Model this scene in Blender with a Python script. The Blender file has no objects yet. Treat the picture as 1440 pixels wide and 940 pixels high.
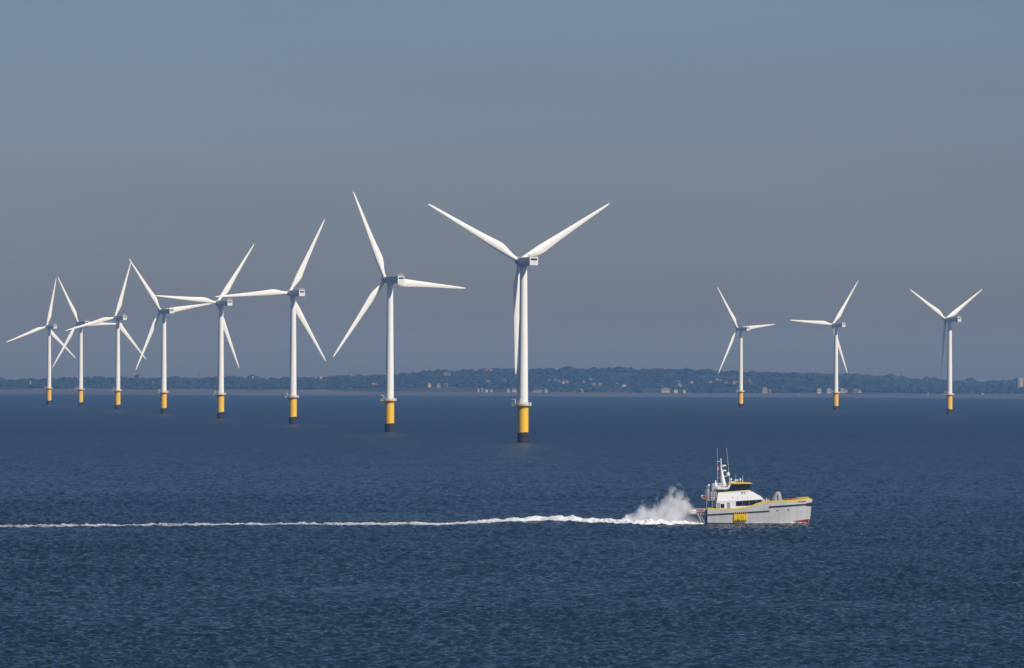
import bpy, bmesh, math, random
import numpy as np
from mathutils import Vector, Matrix
R = math.radians
PI = math.pi
random.seed(7)
rng = np.random.default_rng(11)
sc = bpy.context.scene
COL = sc.collection

# ------------------------------------------------------------------ camera
F = 8300.0                       # focal length in photo pixels (1440 wide)
EYE = Vector((0, 0, 29.5))
cam_d = bpy.data.cameras.new('camera')
cam = bpy.data.objects.new('camera', cam_d)
COL.objects.link(cam)
cam_d.sensor_width = 36
cam_d.lens = F / 1440 * 36
cam_d.clip_start = 1
cam_d.clip_end = 60000
CAMROT = (Matrix.Rotation(R(90) + math.atan(64 / F), 4, 'X') @ Matrix.Rotation(R(0.24), 4, 'Z'))
cam.matrix_world = Matrix.Translation(EYE) @ CAMROT
sc.camera = cam
CR3 = CAMROT.to_3x3()


def at(px, py, D):
    """photo pixel -> world point at depth y = D"""
    d = CR3 @ Vector(((px - 720) / F, (470 - py) / F, -1))
    return EYE + d * (D / d.y)


# ------------------------------------------------------------------ materials
def new_mat(name):
    m = bpy.data.materials.new(name)
    m.use_nodes = True
    nt = m.node_tree
    b = nt.nodes['Principled BSDF']
    return m, nt, b


def N(nt, typ, **kw):
    n = nt.nodes.new(typ)
    for k, v in kw.items():
        if k.startswith('i_'):
            n.inputs[k[2:].replace('_', ' ')].default_value = v
        else:
            setattr(n, k, v)
    return n


def paint(name, col, rough=0.45, var=0.12, scale=1.5, streak=0.0, metallic=0.0, spec=0.5, bump=0.0):
    """weathered paint: colour varied by noise, optional vertical streaks"""
    m, nt, b = new_mat(name)
    L = nt.links.new
    tc = N(nt, 'ShaderNodeTexCoord')
    mp = N(nt, 'ShaderNodeMapping')
    mp.inputs['Scale'].default_value = (scale, scale, scale * (0.12 if streak else 1))
    L(tc.outputs['Object'], mp.inputs[0])
    nz = N(nt, 'ShaderNodeTexNoise', i_Scale=1.0, i_Detail=6.0, i_Roughness=0.65)
    L(mp.outputs[0], nz.inputs['Vector'])
    rp = N(nt, 'ShaderNodeValToRGB')
    rp.color_ramp.elements[0].position = 0.3
    rp.color_ramp.elements[1].position = 0.7
    d = 1 - var - streak
    rp.color_ramp.elements[0].color = (col[0] * d, col[1] * d, col[2] * d, 1)
    rp.color_ramp.elements[1].color = (*col, 1)
    L(nz.outputs[0], rp.inputs[0])
    L(rp.outputs[0], b.inputs['Base Color'])
    mr = N(nt, 'ShaderNodeMapRange')
    mr.inputs['To Min'].default_value = max(0.05, rough - 0.1)
    mr.inputs['To Max'].default_value = min(1, rough + 0.15)
    L(nz.outputs[0], mr.inputs[0])
    L(mr.outputs[0], b.inputs['Roughness'])
    b.inputs['Metallic'].default_value = metallic
    b.inputs['Specular IOR Level'].default_value = spec
    if bump:
        bp = N(nt, 'ShaderNodeBump', i_Strength=bump, i_Distance=0.05)
        L(nz.outputs[0], bp.inputs['Height'])
        L(bp.outputs[0], b.inputs['Normal'])
    return m


M = {}
M['tower'] = paint('turbine_white', (0.82, 0.815, 0.79), 0.4, 0.03, 0.5, 0.03)
M['blade'] = paint('blade_white', (0.84, 0.835, 0.81), 0.45, 0.03, 0.3)
M['nacelle'] = paint('nacelle_white', (0.66, 0.66, 0.65), 0.45, 0.05, 0.6, 0.04)
M['yellow'] = paint('yellow_steel', (0.86, 0.5, 0.0), 0.5, 0.05, 0.7, 0.05)
M['steel'] = paint('galvanised', (0.62, 0.61, 0.58), 0.5, 0.15, 2.0)
M['deck_steel'] = paint('grating', (0.42, 0.36, 0.22), 0.7, 0.25, 2.0)
M['dark_hole'] = paint('louvre_black', (0.012, 0.011, 0.008), 0.7, 0.2, 3.0)
M['hull'] = paint('hull_grey', (0.53, 0.535, 0.535), 0.4, 0.16, 0.6, 0.08)
M['white'] = paint('boat_white', (0.8, 0.795, 0.78), 0.35, 0.04, 1.0, 0.03)
M['cream'] = paint('boat_cream', (0.78, 0.72, 0.45), 0.4, 0.06, 1.0)
M['byellow'] = paint('boat_yellow', (0.78, 0.56, 0.03), 0.4, 0.12, 2.0)
M['panel'] = paint('panel_yellow', (0.85, 0.56, 0.01), 0.45, 0.06, 2.0)
M['rubber'] = paint('black_rubber', (0.025, 0.026, 0.028), 0.75, 0.3, 2.0, bump=0.3)
M['black'] = paint('black_marks', (0.02, 0.02, 0.022), 0.6, 0.1, 2.0)
M['red'] = paint('antifoul_red', (0.25, 0.018, 0.018), 0.55, 0.2, 1.5)
M['orange'] = paint('rescue_orange', (0.55, 0.1, 0.04), 0.5, 0.15, 3.0)
M['pink'] = paint('faded_red', (0.5, 0.14, 0.13), 0.6, 0.15, 3.0)
M['tarp'] = paint('tarpaulin', (0.36, 0.355, 0.345), 0.8, 0.2, 2.5, bump=0.6)
M['deck'] = paint('deck_grey', (0.2, 0.21, 0.22), 0.7, 0.25, 2.0)
M['bgrey'] = paint('boat_grey', (0.3, 0.32, 0.34), 0.5, 0.15, 2.0)
M['brown'] = paint('timber', (0.25, 0.11, 0.05), 0.7, 0.25, 3.0)
M['house_w'] = paint('render_white', (0.36, 0.35, 0.34), 0.8, 0.1, 0.2)
M['house_c'] = paint('render_cream', (0.25, 0.23, 0.2), 0.8, 0.1, 0.2)
M['house_b'] = paint('brick_wall', (0.13, 0.11, 0.1), 0.85, 0.15, 0.4)
M['roof_g'] = paint('slate_roof', (0.13, 0.12, 0.125), 0.8, 0.2, 0.3)
M['roof_r'] = paint('tile_roof', (0.2, 0.115, 0.085), 0.8, 0.2, 0.3)
M['stone'] = paint('dark_stone', (0.16, 0.15, 0.14), 0.85, 0.2, 0.3)

# boat glass: dark reflective panes
m, nt, b = new_mat('tinted_glass')
b.inputs['Base Color'].default_value = (0.015, 0.02, 0.024, 1)
b.inputs['Roughness'].default_value = 0.06
M['glass'] = m

# monopile: dark marine growth, rusty blotches
m, nt, b = new_mat('splash_zone')
tc = N(nt, 'ShaderNodeTexCoord')
nz = N(nt, 'ShaderNodeTexNoise', i_Scale=0.9, i_Detail=8.0, i_Roughness=0.7)
nt.links.new(tc.outputs['Object'], nz.inputs['Vector'])
rp = N(nt, 'ShaderNodeValToRGB')
e = rp.color_ramp.elements
e[0].position = 0.3; e[0].color = (0.005, 0.006, 0.006, 1)
e[1].position = 0.62; e[1].color = (0.022, 0.018, 0.012, 1)
x = rp.color_ramp.elements.new(0.75); x.color = (0.06, 0.04, 0.02, 1)
nt.links.new(nz.outputs[0], rp.inputs[0])
nt.links.new(rp.outputs[0], b.inputs['Base Color'])
b.inputs['Roughness'].default_value = 0.8
bp = N(nt, 'ShaderNodeBump', i_Strength=0.6, i_Distance=0.2)
nt.links.new(nz.outputs[0], bp.inputs['Height'])
nt.links.new(bp.outputs[0], b.inputs['Normal'])
M['growth'] = m


def mat_foliage(name, c0, c1, scale):
    m, nt, b = new_mat(name)
    L = nt.links.new
    g = N(nt, 'ShaderNodeNewGeometry')
    nz = N(nt, 'ShaderNodeTexNoise', i_Scale=scale, i_Detail=5.0, i_Roughness=0.6)
    L(g.outputs['Position'], nz.inputs['Vector'])
    rp = N(nt, 'ShaderNodeValToRGB')
    rp.color_ramp.elements[0].position = 0.35
    rp.color_ramp.elements[0].color = (*c0, 1)
    rp.color_ramp.elements[1].position = 0.65
    rp.color_ramp.elements[1].color = (*c1, 1)
    L(nz.outputs[0], rp.inputs[0])
    L(rp.outputs[0], b.inputs['Base Color'])
    b.inputs['Roughness'].default_value = 0.9
    b.inputs['Specular IOR Level'].default_value = 0.1
    return m


M['wood'] = mat_foliage('woodland_leaves', (0.015, 0.024, 0.013), (0.022, 0.034, 0.017), 0.012)
M['hill'] = mat_foliage('hill_grass', (0.02, 0.034, 0.016), (0.045, 0.054, 0.03), 0.004)

# sand and mud flat
m, nt, b = new_mat('wet_sand')
g = N(nt, 'ShaderNodeNewGeometry')
mp = N(nt, 'ShaderNodeMapping')
mp.inputs['Scale'].default_value = (0.0016, 0.009, 0)
nt.links.new(g.outputs['Position'], mp.inputs[0])
nz = N(nt, 'ShaderNodeTexNoise', i_Scale=1.0, i_Detail=6.0, i_Roughness=0.6)
nt.links.new(mp.outputs[0], nz.inputs['Vector'])
rp = N(nt, 'ShaderNodeValToRGB')
rp.color_ramp.elements[0].position = 0.35
rp.color_ramp.elements[0].color = (0.03, 0.03, 0.031, 1)
rp.color_ramp.elements[1].position = 0.65
rp.color_ramp.elements[1].color = (0.11, 0.1, 0.095, 1)
nt.links.new(nz.outputs[0], rp.inputs[0])
nt.links.new(rp.outputs[0], b.inputs['Base Color'])
b.inputs['Roughness'].default_value = 0.8
M['sand'] = m

# sea water
m, nt, b = new_mat('sea_water')
L = nt.links.new
b.inputs['Base Color'].default_value = (0.010, 0.0265, 0.0355, 1)
b.inputs['IOR'].default_value = 1.333
b.inputs['Specular IOR Level'].default_value = 0.5
g = N(nt, 'ShaderNodeNewGeometry')
# roughness grows with distance, dimming far reflections and standing in for unresolved waves
sp = N(nt, 'ShaderNodeSeparateXYZ')
L(g.outputs['Position'], sp.inputs[0])
mr = N(nt, 'ShaderNodeMapRange')
mr.inputs['From Min'].default_value = 650; mr.inputs['From Max'].default_value = 3200
mr.inputs['To Min'].default_value = 0.1; mr.inputs['To Max'].default_value = 0.40
L(sp.outputs[1], mr.inputs[0]); L(mr.outputs[0], b.inputs['Roughness'])
hs = []
for (sx, sy, rot, amp, det) in ((0.3, 0.38, 25, 0.85, 5.0), (1.2, 1.4, 12, 0.34, 6.0)):
    mp = N(nt, 'ShaderNodeMapping')
    mp.inputs['Rotation'].default_value = (0, 0, R(rot))
    mp.inputs['Scale'].default_value = (sx, sy, 0.0)
    L(g.outputs['Position'], mp.inputs[0])
    nz = N(nt, 'ShaderNodeTexNoise', i_Scale=1.0, i_Detail=det, i_Roughness=0.55)
    nz.inputs['Distortion'].default_value = 0.3
    L(mp.outputs[0], nz.inputs['Vector'])
    mu = N(nt, 'ShaderNodeMath', operation='MULTIPLY')
    mu.inputs[1].default_value = amp
    L(nz.outputs[0], mu.inputs[0])
    hs.append(mu)
ad = N(nt, 'ShaderNodeMath', operation='ADD')
L(hs[0].outputs[0], ad.inputs[0]); L(hs[1].outputs[0], ad.inputs[1])
bp = N(nt, 'ShaderNodeBump', i_Strength=1.0, i_Distance=1.0)
L(ad.outputs[0], bp.inputs['Height'])
L(bp.outputs[0], b.inputs['Normal'])
M['sea'] = m

# broken white foam: clumps with holes where the water shows
def foam_material(name, lo, hi, sx, sy):
    m, nt, b = new_mat(name)
    L = nt.links.new
    b.inputs['Base Color'].default_value = (0.78, 0.79, 0.8, 1)
    b.inputs['Roughness'].default_value = 0.9
    g = N(nt, 'ShaderNodeNewGeometry')
    mp = N(nt, 'ShaderNodeMapping')
    mp.inputs['Scale'].default_value = (sx, sy, 0.6)
    L(g.outputs['Position'], mp.inputs[0])
    nz = N(nt, 'ShaderNodeTexNoise', i_Scale=1.0, i_Detail=7.0, i_Roughness=0.7)
    L(mp.outputs[0], nz.inputs['Vector'])
    at_ = N(nt, 'ShaderNodeAttribute', attribute_name='cover')
    ad = N(nt, 'ShaderNodeMath', operation='ADD')
    L(nz.outputs[0], ad.inputs[0]); L(at_.outputs['Fac'], ad.inputs[1])
    mr = N(nt, 'ShaderNodeMapRange')
    mr.inputs['From Min'].default_value = lo
    mr.inputs['From Max'].default_value = hi
    L(ad.outputs[0], mr.inputs[0])
    L(mr.outputs[0], b.inputs['Alpha'])
    bp = N(nt, 'ShaderNodeBump', i_Strength=0.8, i_Distance=0.3)
    L(nz.outputs[0], bp.inputs['Height']); L(bp.outputs[0], b.inputs['Normal'])
    return m


M['foam'] = foam_material('wake_foam', 0.85, 1.5, 1.1, 0.8)


# ------------------------------------------------------------------ mesh builder
class MB:
    def __init__(self):
        self.v, self.f, self.mi, self.sm = [], [], [], []

    def add(self, vs, fs, mi=0, smooth=False):
        o = len(self.v)
        self.v += [tuple(p) for p in vs]
        for f in fs:
            self.f.append(tuple(i + o for i in f)); self.mi.append(mi); self.sm.append(smooth)
        return self

    def box(self, c, s, mi=0, rot=None, taper=1.0):
        vs = []
        for dz in (-.5, .5):
            t = taper if dz > 0 else 1
            for dx, dy in ((-.5, -.5), (.5, -.5), (.5, .5), (-.5, .5)):
                vs.append(Vector((dx * s[0] * t, dy * s[1] * t, dz * s[2])))
        if rot is not None:
            vs = [rot @ p for p in vs]
        vs = [p + Vector(c) for p in vs]
        return self.add(vs, [(3, 2, 1, 0), (4, 5, 6, 7), (0, 1, 5, 4), (1, 2, 6, 5), (2, 3, 7, 6), (3, 0, 4, 7)], mi)

    def bbox(self, c, s, bev=0.05, mi=0):
        """box with chamfered edges"""
        bm = bmesh.new()
        bmesh.ops.create_cube(bm, size=1)
        bmesh.ops.scale(bm, vec=s, verts=bm.verts)
        bmesh.ops.bevel(bm, geom=list(bm.edges), offset=bev, segments=2, affect='EDGES', profile=0.5)
        bmesh.ops.translate(bm, vec=c, verts=bm.verts)
        bm.verts.ensure_lookup_table()
        bm.verts.index_update()
        self.add([v.co.copy() for v in bm.verts], [[v.index for v in f.verts] for f in bm.faces], mi)
        bm.free()
        return self

    def lathe(self, prof, n=32, mi=0, center=(0, 0, 0), axis='Z', cap=True, smooth=True):
        """prof: list of (radius, height)"""
        vs, fs = [], []
        for (r, h) in prof:
            for i in range(n):
                a = 2 * PI * i / n
                p = (r * math.cos(a), r * math.sin(a), h)
                if axis == 'Y': p = (p[0], p[2], -p[1])
                if axis == 'X': p = (p[2], p[1], -p[0])
                vs.append((p[0] + center[0], p[1] + center[1], p[2] + center[2]))
        for k in range(len(prof) - 1):
            for i in range(n):
                j = (i + 1) % n
                fs.append((k * n + i, k * n + j, (k + 1) * n + j, (k + 1) * n + i))
        self.add(vs, fs, mi, smooth)
        if cap:
            o = len(self.v) - len(vs)
            self.f.append(tuple(o + i for i in reversed(range(n)))); self.mi.append(mi); self.sm.append(False)
            o2 = len(self.v) - n
            self.f.append(tuple(o2 + i for i in range(n))); self.mi.append(mi); self.sm.append(False)
        return self

    def tube(self, pts, r, n=8, mi=0, closed=False):
        pts = [Vector(p) for p in pts]
        rs = r if isinstance(r, (list, tuple)) else [r] * len(pts)
        vs, fs = [], []
        K = len(pts)
        for k, p in enumerate(pts):
            if closed:
                t = (pts[(k + 1) % K] - pts[k - 1])
            else:
                t = pts[min(k + 1, K - 1)] - pts[max(k - 1, 0)]
            t.normalize()
            up = Vector((0, 0, 1)) if abs(t.z) < 0.95 else Vector((1, 0, 0))
            a = t.cross(up).normalized(); b_ = t.cross(a)
            for i in range(n):
                w = 2 * PI * i / n
                vs.append(p + (a * math.cos(w) + b_ * math.sin(w)) * rs[k])
        for k in range(K if closed else K - 1):
            q = (k + 1) % K
            for i in range(n):
                j = (i + 1) % n
                fs.append((k * n + i, k * n + j, q * n + j, q * n + i))
        if not closed:
            fs.append(tuple(reversed(range(n))))
            fs.append(tuple((K - 1) * n + i for i in range(n)))
        return self.add(vs, fs, mi, True)

    def prism(self, poly, y0, y1, mi=0):
        """side profile polygon (x,z) extruded between y0 and y1"""
        n = len(poly)
        vs = [(p[0], y0, p[1]) for p in poly] + [(p[0], y1, p[1]) for p in poly]
        fs = [tuple(range(n)), tuple(n + i for i in reversed(range(n)))]
        for i in range(n):
            j = (i + 1) % n
            fs.append((i, i + n, j + n, j))
        return self.add(vs, fs, mi)

    def sphere(self, c, r, mi=0, n=12, m_=8, sq=(1, 1, 1)):
        prof = [(max(0.001, math.sin(PI * k / m_)), -math.cos(PI * k / m_)) for k in range(m_ + 1)]
        o = len(self.v)
        self.lathe(prof, n, mi, (0, 0, 0), cap=False)
        for i in range(o, len(self.v)):
            p = self.v[i]
            self.v[i] = (c[0] + p[0] * r * sq[0], c[1] + p[1] * r * sq[1], c[2] + p[2] * r * sq[2])
        return self

    def mesh(self, name, mats):
        me = bpy.data.meshes.new(name)
        me.from_pydata(self.v, [], self.f)
        for m_ in (mats if isinstance(mats, (list, tuple)) else [mats]):
            me.materials.append(m_)
        me.polygons.foreach_set('material_index', self.mi)
        me.polygons.foreach_set('use_smooth', self.sm)
        bm = bmesh.new(); bm.from_mesh(me)
        bmesh.ops.recalc_face_normals(bm, faces=bm.faces)
        bm.to_mesh(me); bm.free()
        me.set_sharp_from_angle(angle=R(32))
        me.update()
        return me

    def build(self, name, mats, parent=None):
        o = bpy.data.objects.new(name, self.mesh(name, mats))
        COL.objects.link(o)
        if parent is not None:
            o.parent = parent
        return o


def tag(o, label=None, cat=None, group=None, kind=None):
    if label: o['label'] = label
    if cat: o['category'] = cat
    if group: o['group'] = group
    if kind: o['kind'] = kind
    return o


def empty(name, loc, rz=0.0):
    o = bpy.data.objects.new(name, None)
    COL.objects.link(o)
    o.location = loc
    o.rotation_euler = (0, 0, rz)
    o.empty_display_size = 2
    return o


# ------------------------------------------------------------------ wind turbine meshes
HUBZ = 84.6
FWD = 5.5
TILT = R(5)


def blade_mesh():
    st = [  # r, chord, thickness ratio, leading edge x, twist deg
        (1.2, 2.0, 1.00, -1.00, 15), (2.6, 2.0, 1.00, -1.00, 15), (4.5, 2.25, 0.80, -1.05, 15),
        (7.0, 3.0, 0.55, -1.18, 14), (9.5, 3.85, 0.40, -1.30, 13), (12.0, 4.25, 0.33, -1.35, 11.5),
        (14.0, 4.15, 0.30, -1.32, 10), (18.0, 3.65, 0.27, -1.2, 8), (24.0, 3.0, 0.24, -1.02, 5.5),
        (30.0, 2.5, 0.22, -0.87, 3.5), (36.0, 2.05, 0.2, -0.74, 2.2), (42.0, 1.62, 0.19, -0.6, 1.2),
        (47.0, 1.25, 0.18, -0.47, 0.6), (50.5, 0.95, 0.18, -0.37, 0.2), (52.6, 0.6, 0.18, -0.26, 0), (53.5, 0.18, 0.2, -0.12, 0)]
    n = 24
    mb = MB()
    vs, fs = [], []
    for (r, c, t, le, tw) in st:
        w = min(1.0, max(0.0, (t - 0.33) / 0.67))       # 1 = round root, 0 = aerofoil
        be = R(tw)
        for i in range(n):
            a = 2 * PI * i / n
            u = 0.5 - 0.5 * math.cos(a)                  # 0 leading .. 1 trailing
            s = 1 if a < PI else -1
            yt = 5 * (0.2969 * math.sqrt(u) - 0.126 * u - 0.3516 * u * u + 0.2843 * u ** 3 - 0.1036 * u ** 4) * t * s
            yt += 0.03 * math.sin(PI * u) * (1 - w) * -1
            yc = 0.5 * math.sin(a) * t
            yy = (w * yc + (1 - w) * yt) * c
            xx = le + u * c
            X = xx * math.cos(be) + yy * math.sin(be)
            Y = -xx * math.sin(be) + yy * math.cos(be)
            Y += 0.9 * (r / 53.5) ** 2                   # slight pre-bend upwind
            vs.append((X, Y, r))
    K = len(st)
    for k in range(K - 1):
        for i in range(n):
            j = (i + 1) % n
            fs.append((k * n + i, k * n + j, (k + 1) * n + j, (k + 1) * n + i))
    fs.append(tuple(reversed(range(n)))); fs.append(tuple((K - 1) * n + i for i in range(n)))
    mb.add(vs, fs, 0, True)
    return mb.mesh('blade', M['blade'])


def make_turbine():
    T = {}
    # monopile with uneven top edge of the dark splash zone
    mb = MB()
    n = 40
    vs, fs = [], []
    for k, z in enumerate((-4.0, 0.0, 2.0, 3.6, 5.0)):
        for i in range(n):
            a = 2 * PI * i / n
            zz = z
            if k >= 3:
                zz += 0.35 * math.sin(a + 0.8) + 0.15 * math.sin(3 * a) + random.uniform(-.12, .12)
            vs.append((2.59 * math.cos(a), 2.59 * math.sin(a), zz))
    for k in range(4):
        for i in range(n):
            j = (i + 1) % n
            fs.append((k * n + i, k * n + j, (k + 1) * n + j, (k + 1) * n + i))
    mb.add(vs, fs, 0, True)
    T['monopile'] = mb.mesh('monopile', M['growth'])
    mb = MB().lathe([(2.55, 3.2), (2.55, 15.9), (2.62, 15.95), (2.62, 16.15), (2.55, 16.2), (3.2, 17.1), (3.2, 17.3), (2.45, 17.32)], 40)
    T['transition_piece'] = mb.mesh('transition_piece', M['yellow'])
    # tower with two faint flange rings
    prof = []
    for z in np.linspace(17.9, HUBZ - 2.0, 13):
        t = (z - 17.9) / (HUBZ - 19.9)
        prof.append((2.36 - 0.68 * t, float(z)))
    pr = []
    for i, (r, z) in enumerate(prof):
        pr.append((r, z))
    T['tower'] = MB().lathe(pr, 40).mesh('tower', M['tower'])
    mb = MB().box((-0.75, -2.33, 19.2), (0.9, 0.12, 2.1))
    T['door'] = mb.mesh('door', M['steel'])
    # working platform
    mb = MB().lathe([(2.4, 17.33), (3.95, 17.33), (3.95, 17.62), (2.4, 17.62)], 24, cap=False, smooth=False)
    mb.box((-4.1, -0.6, 17.48), (1.9, 3.0, 0.26))
    for k in range(12):
        a = 2 * PI * k / 12
        mb.tube([(2.7 * math.cos(a), 2.7 * math.sin(a), 16.6), (3.8 * math.cos(a), 3.8 * math.sin(a), 17.35)], 0.1, 6)
    T['platform'] = mb.mesh('platform', M['yellow'])
    mb = MB()
    P = []
    for k in range(25):
        a = R(-150 + 300 * k / 24)
        P.append((3.88 * math.cos(a), 3.88 * math.sin(a)))
    P = [(-4.95, -2.0)] + [p for p in reversed(P)][0:0] + P[0:] + [(-4.95, 0.85)]
    P = P + [P[0]]
    for h in (0.55, 1.2):
        mb.tube([(p[0], p[1], 17.62 + h) for p in P], 0.075, 6)
    for p in P:
        mb.tube([(p[0], p[1], 17.6), (p[0], p[1], 18.82)], 0.07, 6)
    # toe boards and infill panels: solid pieces seen as pale blocks
    for a0, a1 in ((-25, 25), (-75, -40), (150, 205)):
        q = [R(a0 + (a1 - a0) * k / 6) for k in range(7)]
        vs = [(3.92 * math.cos(a), 3.92 * math.sin(a), 17.65) for a in q] + [(3.92 * math.cos(a), 3.92 * math.sin(a), 18.7) for a in q]
        mb.add(vs, [(k, k + 1, k + 8, k + 7) for k in range(6)])
    T['railing'] = mb.mesh('railing', M['steel'])
    mb = MB().tube([(-3.3, -1.9, 17.6), (-3.3, -1.9, 20.0)], 0.16, 8)
    mb.tube([(-3.3, -1.9, 19.9), (-3.9, -2.1, 20.35), (-4.9, -2.4, 20.2)], [0.14, 0.13, 0.1], 8)
    mb.box((-3.3, -1.9, 19.0), (0.5, 0.5, 0.8))
    T['davit_crane'] = mb.mesh('davit_crane', M['steel'])
    mb = MB()
    for s in (-0.3, 0.3):
        mb.tube([(s + 0.9, 2.75, 0.8), (s + 0.9, 2.75, 17.4)], 0.09, 6)
    for k in range(40):
        mb.tube([(0.6, 2.75, 1 + k * 0.41), (1.2, 2.75, 1 + k * 0.41)], 0.035, 5)
    T['ladder'] = mb.mesh('ladder', M['yellow'])
    # nacelle: y + is the rotor end
    mb = MB()
    W, H = 4.3, 3.9
    secs = [(2.6, 0.74, 0.78, 0.0), (1.9, 0.92, 0.94, 0.0), (0.6, 1, 1, 0), (-6, 1, 1, 0), (-11.6, 1, 1, 0), (-12.0, 0.985, 0.985, 0)]
    vs, fs = [], []
    corner = 0.28
    for (y, sx, sz, dz) in secs:
        w, h = W / 2 * sx, H / 2 * sz
        for (cx, cz, a0) in ((1, 1, 0), (-1, 1, 90), (-1, -1, 180), (1, -1, 270)):
            for q in (0, 45, 90):
                a = R(a0 + q)
                vs.append((cx * (w - corner) + corner * math.cos(a), y, cz * (h - corner) + corner * math.sin(a) + dz))
    n = 12
    for k in range(len(secs) - 1):
        for i in range(n):
            j = (i + 1) % n
            fs.append((k * n + i, k * n + j, (k + 1) * n + j, (k + 1) * n + i))
    fs.append(tuple(range(n))); fs.append(tuple((len(secs) - 1) * n + i for i in range(n)))
    mb.add(vs, fs)
    mb.lathe([(1.72, -2.25), (1.75, -1.9)], 32, cap=True)
    for y in (-8.2, -4.0):                                         # panel seams on the flank
        mb.box((-W / 2 - 0.004, y, 0), (0.03, 0.10, H - 0.7))
        mb.box((W / 2 + 0.004, y, 0), (0.03, 0.10, H - 0.7))
    T['nacelle'] = mb.mesh('nacelle', M['nacelle'])
    mb = MB().box((0, -12.0, 0.85), (3.1, 0.16, 0.85))
    for k in range(5):
        mb.box((0, -12.1, 0.52 + k * 0.165), (3.1, 0.08, 0.05))
    T['vent'] = mb.mesh('vent', M['dark_hole'])
    # guard rail with panels round the rear of the nacelle roof, wind vane mast
    mb = MB()
    zt = H / 2
    for (p, q) in (((-2.0, -11.8), (2.0, -11.8)), ((-2.0, -11.8), (-2.0, -9.6)), ((2.0, -11.8), (2.0, -9.6)), ((-2.0, -9.6), (2.0, -9.6))):
        for h in (0.5, 1.1):
            mb.tube([(p[0], p[1], zt + h), (q[0], q[1], zt + h)], 0.06, 6)
        for k in range(5):
            t = k / 4
            xx, yy = p[0] + (q[0] - p[0]) * t, p[1] + (q[1] - p[1]) * t
            mb.tube([(xx, yy, zt - 0.02), (xx, yy, zt + 1.15)], 0.06, 6)
    mb.tube([(0.9, -10.4, zt - .02), (0.9, -10.4, zt + 2.3)], 0.06, 6)
    mb.box((0.9, -10.4, zt + 2.2), (0.8, 0.12, 0.12))
    T['roof_rail'] = mb.mesh('roof_rail', M['steel'])
    mb = MB().lathe([(1.55, 2.55), (1.65, 3.0), (1.85, 3.6), (1.9, FWD), (1.75, FWD + 1.2), (1.3, FWD + 2.1), (0.7, FWD + 2.6), (0.05, FWD + 2.75)], 32, axis='Y')
    T['hub'] = mb.mesh('hub', M['nacelle'])
    T['blade'] = blade_mesh()
    return T


TM = make_turbine()
#      tower x, height px, rotor yaw seen, blade phase, label
TURB = [
    (735.3, 256, 23.5, 58.9, 'nearest and largest white wind turbine, blades in a Y, third hanging down'),
    (547.7, 215, 30.5, 94.8, 'second largest white wind turbine, one blade level right, just left of the largest turbine'),
    (411.7, 185, 27.7, 26.4, 'third largest white wind turbine, one blade level left and one raised steeply right'),
    (310.2, 163, 32.5, 34.7, 'white wind turbine whose level left blade reaches over the hub of its left neighbour'),
    (230.0, 145, 32.0, 82.5, 'white wind turbine whose right blade passes behind the level left blade of its right neighbour'),
    (165.3, 130, 32.0, 16.2, 'white wind turbine whose raised blade tip meets the raised blade tip of its right neighbour'),
    (113.2, 118, 30.5, 90.6, 'small white wind turbine second from the left edge, one blade crossing its right neighbour'),
    (68.8, 110, 32.7, 10.5, 'farthest small white wind turbine at the left edge, one blade drooping out to the left'),
    (1041.5, 112, 40.4, 84.7, 'small white wind turbine above the boat, leftmost of the three on the right'),
    (1175.3, 121, 38.8, 34.2, 'small white wind turbine in the middle of the three on the right, left blade level'),
    (1335.2, 134, 45.8, 59.0, 'white wind turbine nearest the right edge, two blades raised in a V'),
]
for k, (px, hpx, alpha, ph, lab) in enumerate(TURB):
    D = 85.0 * F / hpx
    base_py = 534 + 0.0042 * (px - 720) + F * EYE.z / D
    P = at(px, base_py, D)
    root = empty('wind_turbine', (P.x, P.y, 0))
    tag(root, lab, 'wind turbine', 'offshore wind turbines standing in the sea')
    yaw = R(alpha) - math.atan2(P.x, P.y)
    NAC = Matrix.Translation((0, 0, HUBZ)) @ Matrix.Rotation(yaw, 4, 'Z')
    ROT = NAC @ Matrix.Rotation(TILT, 4, 'X')

    def part(name, mesh, parent, mtx=None):
        o = bpy.data.objects.new(name, mesh)
        COL.objects.link(o)
        o.parent = parent
        if mtx is not None:
            o.matrix_local = mtx
        return o
    spin = Matrix.Rotation(R((37 * k) % 50 - 25) * 0.3, 4, 'Z')
    part('monopile', TM['monopile'], root, Matrix.Rotation(k * 0.15, 4, 'Z'))
    tp = part('transition_piece', TM['transition_piece'], root, spin)
    part('ladder', TM['ladder'], tp)
    tw = part('tower', TM['tower'], root, spin)
    part('door', TM['door'], tw)
    pf = part('platform', TM['platform'], root, spin)
    part('railing', TM['railing'], pf)
    part('davit_crane', TM['davit_crane'], pf)
    na = part('nacelle', TM['nacelle'], root, NAC)
    part('vent', TM['vent'], na)
    part('roof_rail', TM['roof_rail'], na)
    part('hub', TM['hub'], root, ROT)
    for q in range(3):
        part('blade', TM['blade'], root, ROT @ Matrix.Translation((0, FWD, 0)) @ Matrix.Rotation(R(ph + 120 * q), 4, 'Y'))

# ------------------------------------------------------------------ boat
BD = 1212.0
BP = at(993.3, 738, BD)
BOAT_O = Vector((BP.x, BD, 0.25))
BYAW = R(2.0)
boat = empty('crew_transfer_boat', BOAT_O, BYAW)
tag(boat, 'grey and white crew transfer boat with yellow trim trailing white foam', 'boat')


def interp(x, tab):
    return float(np.interp(x, [t[0] for t in tab], [t[1] for t in tab]))


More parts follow.
